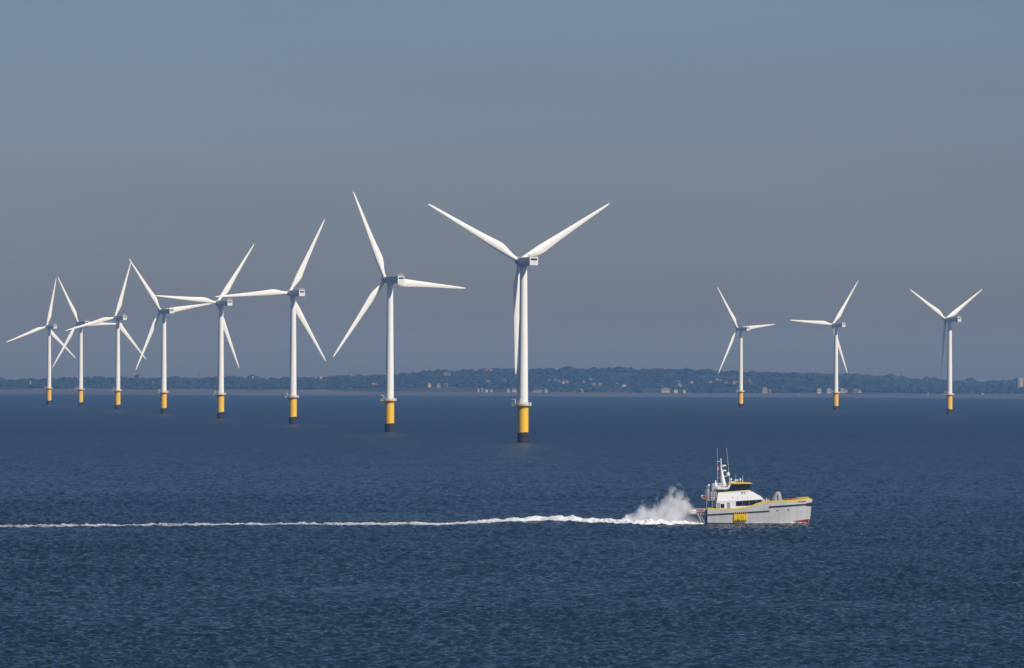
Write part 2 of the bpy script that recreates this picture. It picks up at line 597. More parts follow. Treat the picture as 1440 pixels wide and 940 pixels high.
GUN = [(0, 3.12), (1.8, 2.92), (5.8, 2.97), (7.5, 3.18), (8.6, 3.45), (9.8, 3.92), (10.6, 4.2), (11.6, 4.42), (15.4, 4.6), (18.5, 4.82), (21.1, 5.05), (21.6, 4.95)]
HW = [(0, 3.5), (14, 3.5), (17, 3.4), (19.5, 3.05), (20.8, 2.6), (21.6, 2.1)]      # half width at the gunwale
KEEL = [(0, -0.9), (17, -0.8), (19, -0.55), (20.3, -0.3), (20.9, 0.25)]


def hull_sections():
    xs = list(np.linspace(0, 18, 25)) + [18.7, 19.3, 19.8, 20.2, 20.6, 20.9, 21.15, 21.4, 21.6]
    rows = []
    for x in xs:
        g, w = interp(x, GUN), interp(x, HW)
        # stem rakes aft going down: lower points end earlier
        f = max(0.0, (x - 17.5) / 4.1)
        xl = x - 0.75 * max(0, f) ** 1.2      # x of the keel points at this section
        xm = x - 0.35 * max(0, f) ** 1.2
        k = interp(x, KEEL)
        wl = w - 0.18 - 0.55 * f             # waterline outer
        half = (0.95 * (1 - f) ** 0.7 + 0.04) if f < 1 else 0.04
        cl = wl - half                        # demihull centreline
        tun = 1.7 + 1.2 * f
        pts = [(x, -w + 0.3, g - 0.02), (x, -w + 0.02, g), (x, -w, g - 0.15), (xm, -w + 0.03 + 0.12 * f, g * 0.55 + 0.3), (xm, -wl - 0.02, 1.0), (xl, -wl + 0.06, 0.1), (xl, -cl, k),
               (xl, -cl + half * 0.9, 0.2), (xm, -cl + half, 1.2 + 0.8 * f), (xm, -max(0.3, cl - half * 1.6), min(g - 0.6, tun + 0.4))]
        rows.append(pts)
    return xs, rows


xs, rows = hull_sections()
mb = MB()
vs, fs = [], []
full = []
for pts in rows:
    right = pts
    left = [(p[0], -p[1], p[2]) for p in reversed(pts)]
    full.append(right + left)
n = len(full[0])
for r_ in full: vs += r_
for k in range(len(full) - 1):
    for i in range(n - 1):
        fs.append((k * n + i, k * n + i + 1, (k + 1) * n + i + 1, (k + 1) * n + i))
fs.append(tuple(range(n))); fs.append(tuple((len(full) - 1) * n + i for i in range(n)))
mb.add(vs, fs, 0, False)
hull = mb.build('hull', M['hull'], boat)
# deck plate inside the bulwark
mb = MB()
vs, fs = [], []
for k, x in enumerate(xs):
    w = interp(x, HW) - 0.28
    z = interp(x, GUN) - 0.35
    vs += [(x, -w, z), (x, w, z)]
for k in range(len(xs) - 1):
    fs.append((2 * k, 2 * k + 1, 2 * k + 3, 2 * k + 2))
mb.add(vs, fs)
mb.build('deck', M['deck'], boat)


def side_strip(zf, x0, x1, h, proud, name, mat, parent, steps=40, both=True):
    """a raised band along the outside of the hull; zf(x) gives its middle height"""
    for s in (-1, 1):
        mb = MB()
        vs, fs = [], []
        for k in range(steps + 1):
            x = x0 + (x1 - x0) * k / steps
            w, g = interp(x, HW), interp(x, GUN)
            f = max(0.0, (x - 17.5) / 4.1)
            z = zf(x)
            zm = g * 0.55 + 0.3
            wl = w - 0.18 - 0.55 * f

            def wy(zz):
                return float(np.interp(zz, [0.1, 1.0, zm, g - 0.15, g], [wl - 0.06, wl + 0.02, w - 0.03 - 0.12 * f, w, w]))

            def sx(zz):
                return x - float(np.interp(zz, [0.1, 1.0, zm, g - 0.15], [0.75, 0.35, 0.35, 0])) * max(0, f) ** 1.2
            for (dz, p) in ((-h / 2, -0.05), (-h / 2, proud), (h / 2, proud), (h / 2, -0.05)):
                vs.append((sx(z + dz), s * (wy(z + dz) + p), z + dz))
        for k in range(steps):
            for i in range(4):
                j = (i + 1) % 4
                fs.append((k * 4 + i, k * 4 + j, (k + 1) * 4 + j, (k + 1) * 4 + i))
        fs += [(0, 1, 2, 3), tuple(steps * 4 + i for i in (3, 2, 1, 0))]
        mb.add(vs, fs)
        mb.build(name, mat, parent)


side_strip(lambda x: interp(x, GUN) - 0.05, 0.05, 21.4, 0.3, 0.03, 'gunwale_stripe', M['byellow'], hull, 80)
side_strip(lambda x: 1.72 + (2.56 - 1.72) * x / 12.7, 0.02, 12.75, 0.2, 0.16, 'rubbing_strake', M['rubber'], hull)
side_strip(lambda x: 3.42 + (4.02 - 3.42) * (x - 12.7) / 8.8, 12.7, 21.3, 0.24, 0.2, 'rubbing_strake', M['rubber'], hull)
# bow fender: thick rubber pad across the bow
mb = MB()
P = [(20.3, -2.98, 4.02), (20.9, -2.75, 4.05), (21.5, -2.3, 4.08), (21.75, -1.6, 4.08), (21.8, 0, 4.08), (21.75, 1.6, 4.08), (21.5, 2.3, 4.08), (20.9, 2.75, 4.05), (20.3, 2.98, 4.02)]
mb.tube(P, [0.12, 0.22, 0.3, 0.32, 0.32, 0.32, 0.3, 0.22, 0.12], 10)
mb.build('bow_fender', M['rubber'], hull)
# red antifouling patch low on the bow
for s in (-1, 1):
    mb = MB()
    vs, fs = [], []
    K = 24
    for k in range(K + 1):
        x = 16.6 + (21.45 - 16.6) * k / K
        w, g = interp(x, HW), interp(x, GUN)
        f = max(0.0, (x - 17.5) / 4.1)
        wl = w - 0.18 - 0.55 * f
        top = 0.3 + 0.6 * (k / K) ** 0.8
        for z in (-0.3, 0.1, top):
            y = float(np.interp(z, [-0.3, 0.1, 1.0, 2.0], [wl - 0.35, wl - 0.06, wl + 0.02, wl + 0.05])) + 0.025
            xx = x - float(np.interp(z, [0.1, 1.0], [0.75, 0.35])) * f ** 1.2 + (0.03 if k == K else 0)
            vs.append((xx, s * y, z))
    for k in range(K):
        for i in range(2):
            fs.append((k * 3 + i, k * 3 + i + 1, (k + 1) * 3 + i + 1, (k + 1) * 3 + i))
    mb.add(vs, fs)
    mb.build('antifouling_band', M['red'], hull)

# yellow marking panel with dashes
YS = -3.55


def hull_y(x, z):
    return -float(np.interp(z, [0.1, 1.0, interp(x, GUN) * 0.55 + 0.3, 3.0], [3.26, 3.34, 3.47, 3.5]))


mb = MB()
vs = []
for (x, z) in ((5.5, 0.35), (7.9, 0.4), (8.05, 0.6), (8.05, 2.1), (7.95, 2.25), (5.55, 2.2), (5.4, 2.0), (5.38, 0.55)):
    vs.append((x, hull_y(x, z) - 0.19, z))
o = len(vs)
vs2 = [(p[0], p[1] + 0.2, p[2]) for p in vs]
mb.add(vs + vs2, [tuple(range(o)), tuple(o + i for i in reversed(range(o)))] + [(i, i + o, (i + 1) % o + o, (i + 1) % o) for i in range(o)])
panel = mb.build('marking_panel', M['panel'], hull)
mb = MB()
for k in range(6):
    x = 5.72 + k * 0.41
    for z, sl in ((2.1, -0.05), (0.6, 0.07)):
        rot = Matrix.Rotation(R(18), 3, 'Y')
        mb.box((x, hull_y(x, z) - 0.2, z), (0.24, 0.07, 0.36), rot=rot)
mb.box((6.3, hull_y(6.3, 1.3) - 0.2, 1.35), (0.05, 0.06, 1.8))
for k, (xa, xb) in enumerate(((6.75, 7.5), (6.85, 7.4), (6.8, 7.45))):
    mb.box(((xa + xb) / 2, hull_y(7, 1.3) - 0.2, 1.65 - k * 0.25), (xb - xa, 0.045, 0.05))
mb.build('hazard_dashes', M['black'], panel)
# draught fittings on the hull
for x, z in ((14.3, 2.65), (16.6, 2.8)):
    mb = MB().lathe([(0.16, -0.1), (0.16, 0.1)], 10, center=(x, -3.38, z), axis='Y')
    mb.build('porthole', M['black'], hull)

# superstructure: lower cabin follows the gunwale, upper deckhouse on it
cab = [(1.85, 2.6), (1.85, 4.35), (11.2, 4.9), (11.35, 4.55), (11.35, 3.9), (9.5, 3.4), (7.5, 2.7)]
mb = MB().prism(cab, -3.0, 3.0)
cabin = mb.build('cabin', M['white'], boat)
up = [(1.9, 4.36), (2.2, 6.25), (8.5, 6.8), (9.0, 6.6), (10.8, 5.65), (11.35, 5.2), (11.35, 4.92)]
# upper deckhouse narrows upwards
vs = []
for s in (-1, 1):
    for (x, z) in up:
        w = 3.06 - 0.55 * max(0, (z - 4.9)) / 1.9
        vs.append((x, s * w, z))
n = len(up)
fs = [tuple(range(n)), tuple(n + i for i in reversed(range(n)))] + [(i, i + n, (i + 1) % n + n, (i + 1) % n) for i in range(n)]
mb = MB().add(vs, fs)
house = mb.build('deckhouse', M['white'], boat)
mb = MB().prism([(2.2, 6.1), (2.2, 6.27), (8.5, 6.82), (8.6, 6.6)], -2.66, 2.66)
mb.build('roof_edge', M['cream'], house)
# window band of the passenger saloon
win = [(5.85, 3.52), (5.85, 4.5), (11.15, 4.84), (11.2, 4.35), (9.6, 3.85), (8.4, 3.6)]
MB().prism(win, 2.97, 3.03).build('side_window', M['glass'], cabin)
wb = MB().prism(win, -3.03, -2.97).build('side_window', M['glass'], cabin)
for x in (7.2, 8.6, 10.0):
    zt = 4.5 + (x - 5.85) / 5.3 * 0.34
    zb = interp(x, [(5.85, 3.52), (8.4, 3.6), (9.6, 3.85), (11.2, 4.35)])
    MB().box((x, -3.04, (zt + zb) / 2), (0.06, 0.03, zt - zb)).build('mullion', M['bgrey'], wb)
mb = MB().box((2.3, -3.02, 3.5), (0.6, 0.06, 1.35))
mb.build('door', M['bgrey'], cabin)
mb = MB().box((3.1, -3.02, 3.55), (0.72, 0.06, 0.85))
mb.build('window', M['glass'], cabin)
mb = MB().box((4.35, -3.02, 3.6), (0.6, 0.05, 1.3))
mb.build('locker', M['bgrey'], cabin)
for x in (5.2, 6.2, 7.2, 8.2):
    MB().lathe([(0.09, -0.05), (0.09, 0.05)], 8, center=(x, -2.98, 5.3), axis='Y').build('cabin_vent', M['bgrey'], house)

# painted number on the deckhouse side


def text_mesh(txt, size, name, mat, parent, mtx):
    cu = bpy.data.curves.new(name, 'FONT')
    cu.body = txt; cu.size = size; cu.extrude = 0.012; cu.align_x = 'CENTER'
    ob = bpy.data.objects.new('temp_text', cu)
    COL.objects.link(ob)
    dg = bpy.context.evaluated_depsgraph_get()
    me = bpy.data.meshes.new_from_object(ob.evaluated_get(dg))
    bpy.data.objects.remove(ob); bpy.data.curves.remove(cu)
    me.name = name
    me.materials.clear(); me.materials.append(mat)
    o = bpy.data.objects.new(name, me)
    COL.objects.link(o)
    o.parent = parent
    o.matrix_local = mtx
    return o


text_mesh('870', 0.62, 'painted_number', M['black'], house,
          Matrix.Translation((7.4, -2.78, 5.98)) @ Matrix.Rotation(R(90 - 15.5), 4, 'X'))

# wheelhouse with raked glazing and yellow visor roof
wh_b = [(3.6, -2.35), (8.45, -2.35), (8.75, -1.6), (8.75, 1.6), (8.45, 2.35), (3.6, 2.35)]
wh_t = [(4.75, -2.35), (8.75, -2.35), (9.15, -1.6), (9.15, 1.6), (8.75, 2.35), (4.75, 2.35)]
vs = [(x, y, 6.5) for x, y in wh_b] + [(x, y, 7.9 if x < 6 else 8.08) for x, y in wh_t]
n = 6
mb = MB().add(vs, [tuple(reversed(range(n))), tuple(n + i for i in range(n))] + [(i, (i + 1) % n, (i + 1) % n + n, i + n) for i in range(n)])
wheel = mb.build('wheelhouse', M['glass'], boat)
mb = MB()
for (xb, xt) in ((4.3, 5.2), (5.6, 6.1), (6.7, 7.0), (7.6, 7.9), (8.45, 8.75)):
    for s in (-1, 1):
        MB().tube([(xb, s * 2.37, 6.75), (xt, s * 2.37, 7.9)], 0.06, 6).build('window_post', M['black'], wheel)
for y in (-0.8, 0.8):
    MB().tube([(8.77, y, 6.75), (9.17, y, 7.9)], 0.05, 6).build('window_post', M['black'], wheel)
mb = MB()
vs = []
for (z, g) in ((7.85, 0.0), (8.05, 0.12), (8.28, -0.35)):
    for x, y in ((4.5, -2.5), (8.8, -2.5), (9.25, -1.6), (9.25, 1.6), (8.8, 2.5), (4.5, 2.5)):
        cx = 6.9
        vs.append((x + (g if x > cx else -g), y + (g if y > 0 else -g), z + (0.06 if x < 6 else (0.2 if z < 8 else 0.04))))
fs = [tuple(reversed(range(6))), tuple(12 + i for i in range(6))]
for k in range(2):
    fs += [(k * 6 + i, k * 6 + (i + 1) % 6, (k + 1) * 6 + (i + 1) % 6, (k + 1) * 6 + i) for i in range(6)]
mb.add(vs, fs)
mb.build('roof', M['byellow'], wheel)
# white raked wing / bulwark aft of the wheelhouse, over a recess whose shadow is painted black
mb = MB().prism([(2.0, 6.95), (2.1, 7.2), (4.1, 7.3), (4.35, 7.9), (4.85, 7.9), (4.4, 7.05), (3.9, 6.92)], -2.6, -2.4)
mb.prism([(2.0, 6.95), (2.1, 7.2), (4.1, 7.3), (4.35, 7.9), (4.85, 7.9), (4.4, 7.05), (3.9, 6.92)], 2.4, 2.6)
mb.box((3.0, 0, 6.86), (2.2, 5.0, 0.1))
mb.build('bulwark', M['white'], boat)
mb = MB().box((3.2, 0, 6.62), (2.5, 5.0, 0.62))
mb.build('recess_shadow', M['black'], boat)  # black block stands in for the shadow in the recess under the bulwark
# mast
mb = MB()
mb.tube([(3.75, 0, 7.0), (3.45, 0, 8.2), (3.15, 0, 10.2), (3.0, 0, 11.2)], [0.6, 0.5, 0.27, 0.17], 12)
mb.tube([(3.0, 0, 11.1), (2.92, 0, 12.9)], 0.1, 8)
mb.tube([(4.2, 0, 7.0), (3.5, 0, 8.9)], 0.2, 8)
mb.box((3.8, 0, 9.55), (1.3, 0.25, 0.12))
mb.tube([(3.0, -0.9, 12.55), (2.9, 0.9, 12.55)], 0.07, 6)
mb.box((2.55, 0, 12.6), (0.7, 0.1, 0.1))
mast = mb.build('mast', M['white'], boat)
mb = MB().lathe([(0.2, 0), (0.36, 0.15), (0.38, 0.45), (0.28, 0.72), (0.04, 0.82)], 14, center=(4.4, 0, 9.6))
mb.build('radar_dome', M['white'], mast)
for (x, z) in ((3.55, 11.75), (3.65, 10.75)):
    mb = MB().bbox((x, 0, z), (0.85, 0.35, 0.3), 0.08).box((x - 0.4, 0, z - 0.2), (0.7, 0.16, 0.16))
    mb.build('radar_scanner', M['white'], mast)
mb = MB().sphere((2.92, 0, 13.0), 0.2)
mb.build('mast_light', M['white'], mast)
# small flag in faded red
vs, fs = [], []
for k in range(6):
    for z in (10.95, 11.7):
        vs.append((2.85 - k * 0.14, 0.15 + 0.06 * math.sin(k * 1.3), z - 0.05 * k))
fs = [(2 * k, 2 * k + 1, 2 * k + 3, 2 * k + 2) for k in range(5)]
mb = MB().add(vs, fs)
mb.build('flag', M['pink'], mast)
# whip antennas
for (x0, z0, x1, z1, y, r) in ((2.2, 7.0, 2.1, 15.4, -1.2, 0.032), (4.8, 8.2, 4.15, 15.4, 0.8, 0.035), (2.65, 7.2, 2.6, 10.6, 1.0, 0.03),
                            (2.9, 7.1, 2.85, 9.8, -0.9, 0.03), (6.1, 8.2, 6.1, 10.0, 0.9, 0.03), (7.4, 8.2, 7.38, 9.8, -0.7, 0.03), (1.2, 6.6, 1.2, 8.2, 0.5, .03)):
    mb = MB().tube([(x0, y, z0), (x0, y, z0 + 0.7)], 0.07, 6).tube([(x0, y, z0 + 0.6), (x1, y, z1)], [r, r * 0.7], 6)
    mb.build('whip_antenna', M['white'], boat)
# roof fittings
for (x, y, z, s) in ((4.95, -1.0, 8.25, 1.0), (5.9, -0.6, 8.2, 0.8), (6.9, -0.4, 8.2, 1.0), (6.4, 0.8, 8.2, 0.8)):
    mb = MB().tube([(x, y, z), (x, y, z + 0.6 * s)], 0.06, 6).lathe([(0.16 * s, 0), (0.24 * s, 0.14 * s), (0.2 * s, 0.36 * s), (0.04, 0.46 * s)], 10, center=(x, y, z + 0.5 * s))
    mb.build('satellite_dome', M['white'], boat)
mb = MB().bbox((5.3, -1.2, 8.38), (0.9, 0.7, 0.25), 0.05)
mb.build('roof_box', M['white'], boat)
# upper deck railing and gear
mb = MB()
P = [(4.0, -2.45), (2.0, -2.45), (1.2, -2.3), (1.2, 2.3), (2.0, 2.45), (4.0, 2.45)]
for h in (0.4, 0.8, 1.15):
    mb.tube([(x, y, 6.9 + h) for x, y in P], 0.05, 6)
for (x, y) in P + [(3.0, -2.45), (2.5, -2.45), (3.5, -2.45), (1.6, -2.38), (1.2, -0.8), (1.2, 0.8), (3.0, 2.45)]:
    mb.tube([(x, y, 6.4), (x, y, 8.05)], 0.045, 6)
mb.build('upper_railing', M['white'], boat)
mb = MB().lathe([(0.3, -0.55), (0.36, -0.5), (0.36, 0.5), (0.3, 0.55)], 14, center=(1.75, -1.9, 7.15), axis='X')
mb.build('liferaft_canister', M['white'], boat)
mb = MB().bbox((2.5, -1.0, 7.2), (0.5, 0.6, 0.7), 0.06)
mb.build('deck_locker', M['white'], boat)
# aft structure: exhaust stacks, platform and posts
mb = MB().box((0.95, 0, 4.72), (2.5, 5.6, 0.14))
for (x, y) in ((-0.15, -2.6), (-0.15, 2.6), (1.0, -2.6), (1.0, 2.6)):
    mb.tube([(x, y, 2.6), (x, y, 4.7)], 0.08, 8)
mb.build('aft_platform', M['bgrey'], boat)
for y in (-2.3, 2.3):
    mb = MB().bbox((0.15, y, 5.8), (0.62, 0.8, 2.1), 0.06).lathe([(0.2, 6.8), (0.2, 7.35), (0.3, 7.4), (0.3, 7.6)], 12, center=(0.2, y, 0))
    mb.build('exhaust_stack', M['bgrey'], boat)
MB().lathe([(0.42, 7.5), (0.1, 8.5), (0.16, 8.55), (0.14, 8.75)], 8, center=(1.75, -1.6, 0)).build('antenna_frame', M['white'], boat)
MB().bbox((3.2, -1.9, 7.25), (0.6, 0.6, 0.55), 0.05).build('deck_locker', M['white'], boat)
MB().bbox((1.6, -2.0, 7.75), (0.35, 0.35, 0.5), 0.05).build('deck_locker', M['white'], boat)
mb = MB().sphere((0.35, -2.0, 7.75), 0.22)
mb.build('deck_light', M['white'], boat)
mb = MB()
for x in (0.8, 1.15, 1.5, 1.85):
    mb.tube([(x, -2.55, 4.8), (x, -2.55, 6.4)], 0.05, 6)
for z in (5.2, 5.6, 6.0, 6.35):
    mb.tube([(0.6, -2.55, z), (2.0, -2.55, z)], 0.04, 6)
mb.build('aft_ladder', M['white'], boat)
mb = MB().box((1.35, 0, 5.6), (1.3, 3.4, 1.5))
mb.build('engine_casing', M['black'], boat)
mb = MB().bbox((1.15, -2.3, 5.1), (0.5, 0.4, 0.6), 0.05)
mb.build('fire_box', M['pink'], boat)
# lifebuoy and drum on the aft rail


def ring(c, r, t, name, mat, parent, axis='Y'):
    mb = MB()
    P = []
    for k in range(16):
        a = 2 * PI * k / 16
        if axis == 'Y':
            P.append((c[0] + r * math.cos(a), c[1], c[2] + r * math.sin(a)))
    mb.tube(P, t, 8, closed=True)
    return mb.build(name, mat, parent)


ring((-0.62, -2.72, 5.35), 0.3, 0.12, 'lifebuoy', M['orange'], boat)
mb = MB().lathe([(0.28, -0.4), (0.36, -0.32), (0.36, 0.32), (0.28, 0.4)], 14, center=(-0.85, -2.2, 5.35), axis='X')
mb.tube([(0.0, -2.4, 4.9), (-1.2, -2.4, 4.95)], 0.06, 6)
mb.build('rescue_float', M['white'], boat)
# stern platform and its gear
mb = MB().box((-1.9, 0, 1.85), (3.9, 5.6, 0.16))
mb.box((-0.25, 0, 2.3), (0.5, 5.6, 1.1))
for y in (-2.7, 2.7):
    mb.tube([(-2.0, y, 1.8), (-0.9, y, -0.3)], 0.13, 8)
    mb.tube([(-1.6, y, 1.8), (-0.55, y, 0.1)], 0.1, 8)
mb.build('stern_platform', M['bgrey'], boat)
mb = MB()
for h in (2.4, 2.9):
    mb.tube([(0, -2.75, h), (-3.7, -2.75, h), (-3.7, 2.75, h), (0, 2.75, h)], 0.05, 6)
for k in range(7):
    for y in (-2.75, 2.75):
        mb.tube([(-3.7 + k * 0.6, y, 1.9), (-3.7 + k * 0.6, y, 2.92)], 0.045, 6)
mb.build('stern_railing', M['white'], boat)
mb = MB().bbox((-2.9, -2.45, 2.35), (1.3, 0.5, 0.8), 0.06)
mb.build('stern_locker', M['white'], boat)
ring((-1.35, -2.82, 2.45), 0.3, 0.11, 'lifebuoy', M['orange'], boat)
mb = MB().bbox((-1.75, -2.5, 2.35), (0.4, 0.45, 0.8), 0.06)
mb.build('fuel_box', M['pink'], boat)
mb = MB().lathe([(0.22, 0), (0.26, 0.1), (0.26, 0.75), (0.2, 0.85)], 12, center=(-0.55, -2.55, 2.0))
mb.build('stern_drum', M['byellow'], boat)
# foredeck: covered crane, cargo, rail, winch
mb = MB()
vs, fs = [], []
rings_ = [(13.0, 15.55, 1.15, 4.25), (13.1, 15.5, 1.1, 4.7), (13.4, 15.35, 1.0, 5.3), (13.75, 15.25, 0.85, 5.9), (14.0, 15.12, 0.65, 6.3), (14.25, 14.95, 0.4, 6.5)]
n = 20
for (xa, xb, w, z) in rings_:
    for i in range(n):
        a = 2 * PI * i / n
        q = 1 + 0.07 * math.sin(5 * a) + 0.05 * math.sin(9 * a + z)
        vs.append(((xa + xb) / 2 + (xb - xa) / 2 * math.cos(a) * q, w * math.sin(a) * q - 1.0, z))
for k in range(len(rings_) - 1):
    for i in range(n):
        j = (i + 1) % n
        fs.append((k * n + i, k * n + j, (k + 1) * n + j, (k + 1) * n + i))
fs.append(tuple((len(rings_) - 1) * n + i for i in range(n)))
mb.add(vs, fs, 0, True)
tarp = mb.build('crane_cover', M['tarp'], boat)
mb = MB().prism([(14.55, 4.3), (14.58, 6.0), (14.66, 6.1), (14.85, 4.3)], -2.16, -1.98)
mb.build('cover_crease_shade', M['bgrey'], tarp)  # darker grey strip stands in for the shaded crease of the cover
mb = MB().bbox((16.6, -1.6, 4.85), (0.9, 1.2, 0.5), 0.05)
mb.build('cargo_crate', M['brown'], boat)
mb = MB().bbox((17.6, -1.7, 4.9), (0.9, 1.3, 0.45), 0.05)
mb.build('cargo_crate', M['orange'], boat)
mb = MB()
for k in range(5):
    mb.tube([(15.8 + 0.0 * k, -2.2 + k * 0.2, 4.6), (15.9, -2.2 + k * 0.2, 5.05)], 0.06, 6)
mb.lathe([(0.2, -0.4), (0.2, 0.4)], 10, center=(15.85, -1.5, 4.85), axis='Y')
mb.build('winch', M['bgrey'], boat)
mb = MB()
P = [(18.6, -3.05), (19.5, -2.8), (20.4, -2.5), (20.9, -2.2), (20.9, 2.2), (20.4, 2.5), (19.5, 2.8), (18.6, 3.05)]
mb.tube([(x, y, interp(x, GUN) + 0.32) for x, y in P], 0.05, 6)
for k in range(len(P) - 1):
    for t in (0, 0.33, 0.66):
        x = P[k][0] + (P[k + 1][0] - P[k][0]) * t; y = P[k][1] + (P[k + 1][1] - P[k][1]) * t
        mb.tube([(x, y, interp(x, GUN) - 0.3), (x, y, interp(x, GUN) + 0.32)], 0.045, 6)
mb.build('bow_railing', M['byellow'], boat)
mb = MB().tube([(11.55, -2.9, 4.2), (11.55, -2.9, 5.0)], 0.14, 8)
mb.tube([(12.1, -2.6, 4.2), (12.2, -2.6, 5.3)], 0.05, 6).tube([(12.0, -2.0, 4.9), (12.8, -2.0, 4.9)], 0.05, 6)
mb.build('bollard', M['white'], boat)
# bow lettering: short dark strokes just under the gunwale stripe
mb = MB()
rnd = random.Random(3)
x = 18.7
while x < 20.2:
    wd = rnd.choice((0.1, 0.13, 0.07))
    w = interp(x, HW)
    if rnd.random() > 0.15:
        mb.box((x, -w - 0.01, interp(x, GUN) - 0.42), (wd, 0.05, 0.2))
    x += wd + 0.06
mb.build('bow_lettering', M['black'], hull)

# ------------------------------------------------------------------ the sea: spectrum of wind waves on a fan shaped sheet
def tile(n, size, peak, wind, spread, hs, seed):
    g = np.random.default_rng(seed)
    k1 = np.fft.fftfreq(n, size / n) * 2 * np.pi
    kx, ky = np.meshgrid(k1, k1)
    k = np.hypot(kx, ky); k[0, 0] = 1
    kp = 2 * np.pi / peak
    c = (kx * np.cos(wind) + ky * np.sin(wind)) / k
    S = np.exp(-1.25 * (kp / k) ** 2) / k ** 4 * (np.abs(c) ** spread + 0.05) * np.exp(-(k / (2 * np.pi / 0.8)) ** 2)
    S[0, 0] = 0
    h = np.fft.ifft2(np.sqrt(S) * (g.normal(size=(n, n)) + 1j * g.normal(size=(n, n)))).real
    return (h / h.std() * hs / 4).astype(np.float32)


def sample(t, size, x, y):
    n = t.shape[0]
    u = (x / size * n) % n; v = (y / size * n) % n
    i = np.floor(u).astype(int) % n; j = np.floor(v).astype(int) % n
    fu = u - np.floor(u); fv = v - np.floor(v)
    i2 = (i + 1) % n; j2 = (j + 1) % n
    return (t[j, i] * (1 - fu) * (1 - fv) + t[j, i2] * fu * (1 - fv) + t[j2, i] * (1 - fu) * fv + t[j2, i2] * fu * fv)


TA = tile(768, 311.0, 7.5, R(-62), 1.0, 0.36, 1)
TB = tile(1024, 173.0, 2.3, R(-72), 0.6, 0.40, 2)
TD = tile(128, 1330.0, 210.0, R(40), 0.0, 4.0, 8)        # wind patches, unit variance
TC = tile(256, 1900.0, 160.0, R(-70), 2.0, 0.14, 3)
TE = tile(512, 1270.0, 20.0, R(-68), 0.8, 0.34, 6)

# wake path in world x (metres) from far left to the stern: depth and width
X0 = BOAT_O.x


def on_water(px, py):
    d = CR3 @ Vector(((px - 720) / F, (470 - py) / F, -1))
    return EYE + d * (-EYE.z / d.z)


WPATH = [(-300, 1128)] + [(p.x, p.y) for p in (on_water(*q) for q in ((0, 742), (200, 740.2), (400, 738.2), (600, 738.5), (690, 737), (760, 735.5), (840, 736.5), (900, 738)))] + [(X0 - 6, 1212), (X0, 1212), (X0 + 30, 1213)]


def wave(x, y):
    """sea height with a local grid spacing fade"""
    s = np.maximum(y, 600) * 0.0011
    a = np.clip(1.8 - s / 3.2, 0, 1)
    b_ = np.clip(1.5 - s / 2.4, 0, 1) * np.clip(1 + 0.22 * sample(TD, 1330.0, x + 0.2 * y, y), 0.5, 1.5)
    h = a * sample(TA, 311.0, x, y) + b_ * sample(TB, 173.0, x + 0.3 * y, y) + sample(TC, 1900.0, x, y)
    h = h + sample(TE, 1270.0, x + 0.15 * y, y) * np.interp(y, [900, 2200, 6000, 9000], [0.2, 1.1, 2.0, 1.0])
    # ridge of the boat's own wave lying along the wake
    wy = np.interp(x, [p[0] for p in WPATH], [p[1] for p in WPATH])
    along = np.clip((X0 + 2 - x) / 8, 0, 1)
    d = y - wy
    amp = along * (0.25 + 0.25 * np.sin(x * 0.055 + 1.0))
    h = h + amp * 1.1 * np.exp(-((d - 13) / 3.5) ** 2)
    h = h + along * 0.9 * np.exp(-((x - (X0 - 33)) / 11) ** 2) * np.exp(-(d / 7) ** 2)
    # water piled up along the hull by the bow
    lx = x - X0
    h = h + np.interp(lx, [-2, 2, 9, 20, 25], [0, 0.05, 0.4, 0.6, 0]) * np.exp(-((y - 1209) / 4.0) ** 2)
    # calm the water right under the hull
    q = np.clip((x - X0 + 4) / 4, 0, 1) * np.clip((X0 + 24 - x) / 4, 0, 1) * np.exp(-((y - 1213) / 8) ** 4)
    return h * (1 - 0.6 * q)


u_in = np.linspace(-0.115, 0.115, 900)
u_out = 0.115 * np.power(1.2 / 0.115, np.linspace(0, 1, 26))[1:]
U = np.concatenate([-u_out[::-1], u_in, u_out])
ys = [-260.0, -120, 0, 120, 260, 380, 460, 520, 560]
y = 590.0
while y < 10800:
    ys.append(y)
    y *= 1.0008 if y < 1500 else (1.001 if y < 2600 else 1.0014)
ys.append(10900.0)
Y = np.array(ys)
UU, YY = np.meshgrid(U, Y)
XX = UU * np.maximum(YY, 600)
ZZ = wave(XX, YY)
edge = np.clip((0.15 - np.abs(UU)) / 0.035, 0, 1) * np.clip((YY - 540) / 50, 0, 1)
ZZ = ZZ * edge


def grid_mesh(name, XX, YY, ZZ, mat, smooth=True):
    nr, nc = XX.shape
    me = bpy.data.meshes.new(name)
    nv = nr * nc
    co = np.stack([XX, YY, ZZ], -1).astype(np.float32).reshape(-1)
    idx = np.arange(nv, dtype=np.int32).reshape(nr, nc)
    q = np.stack([idx[:-1, :-1], idx[:-1, 1:], idx[1:, 1:], idx[1:, :-1]], -1).reshape(-1)
    nf = (nr - 1) * (nc - 1)
    me.vertices.add(nv); me.vertices.foreach_set('co', co)
    me.loops.add(nf * 4); me.loops.foreach_set('vertex_index', q)
    me.polygons.add(nf)
    me.polygons.foreach_set('loop_start', np.arange(0, nf * 4, 4, dtype=np.int32))
    me.polygons.foreach_set('use_smooth', np.full(nf, smooth))
    me.update(calc_edges=True)
    me.materials.append(mat)
    o = bpy.data.objects.new(name, me)
    COL.objects.link(o)
    return o


sea = grid_mesh('sea', XX, YY, ZZ, M['sea'])
tag(sea, kind='structure')

# ------------------------------------------------------------------ wake foam
def smooth_noise(n, k, seed):
    g = np.random.default_rng(seed)
    a = g.normal(size=n)
    ker = np.hanning(k + 2)[1:-1]
    a = np.convolve(np.concatenate([a, a[:k]]), ker / np.sqrt((ker ** 2).sum()), 'same')[:n]
    return a


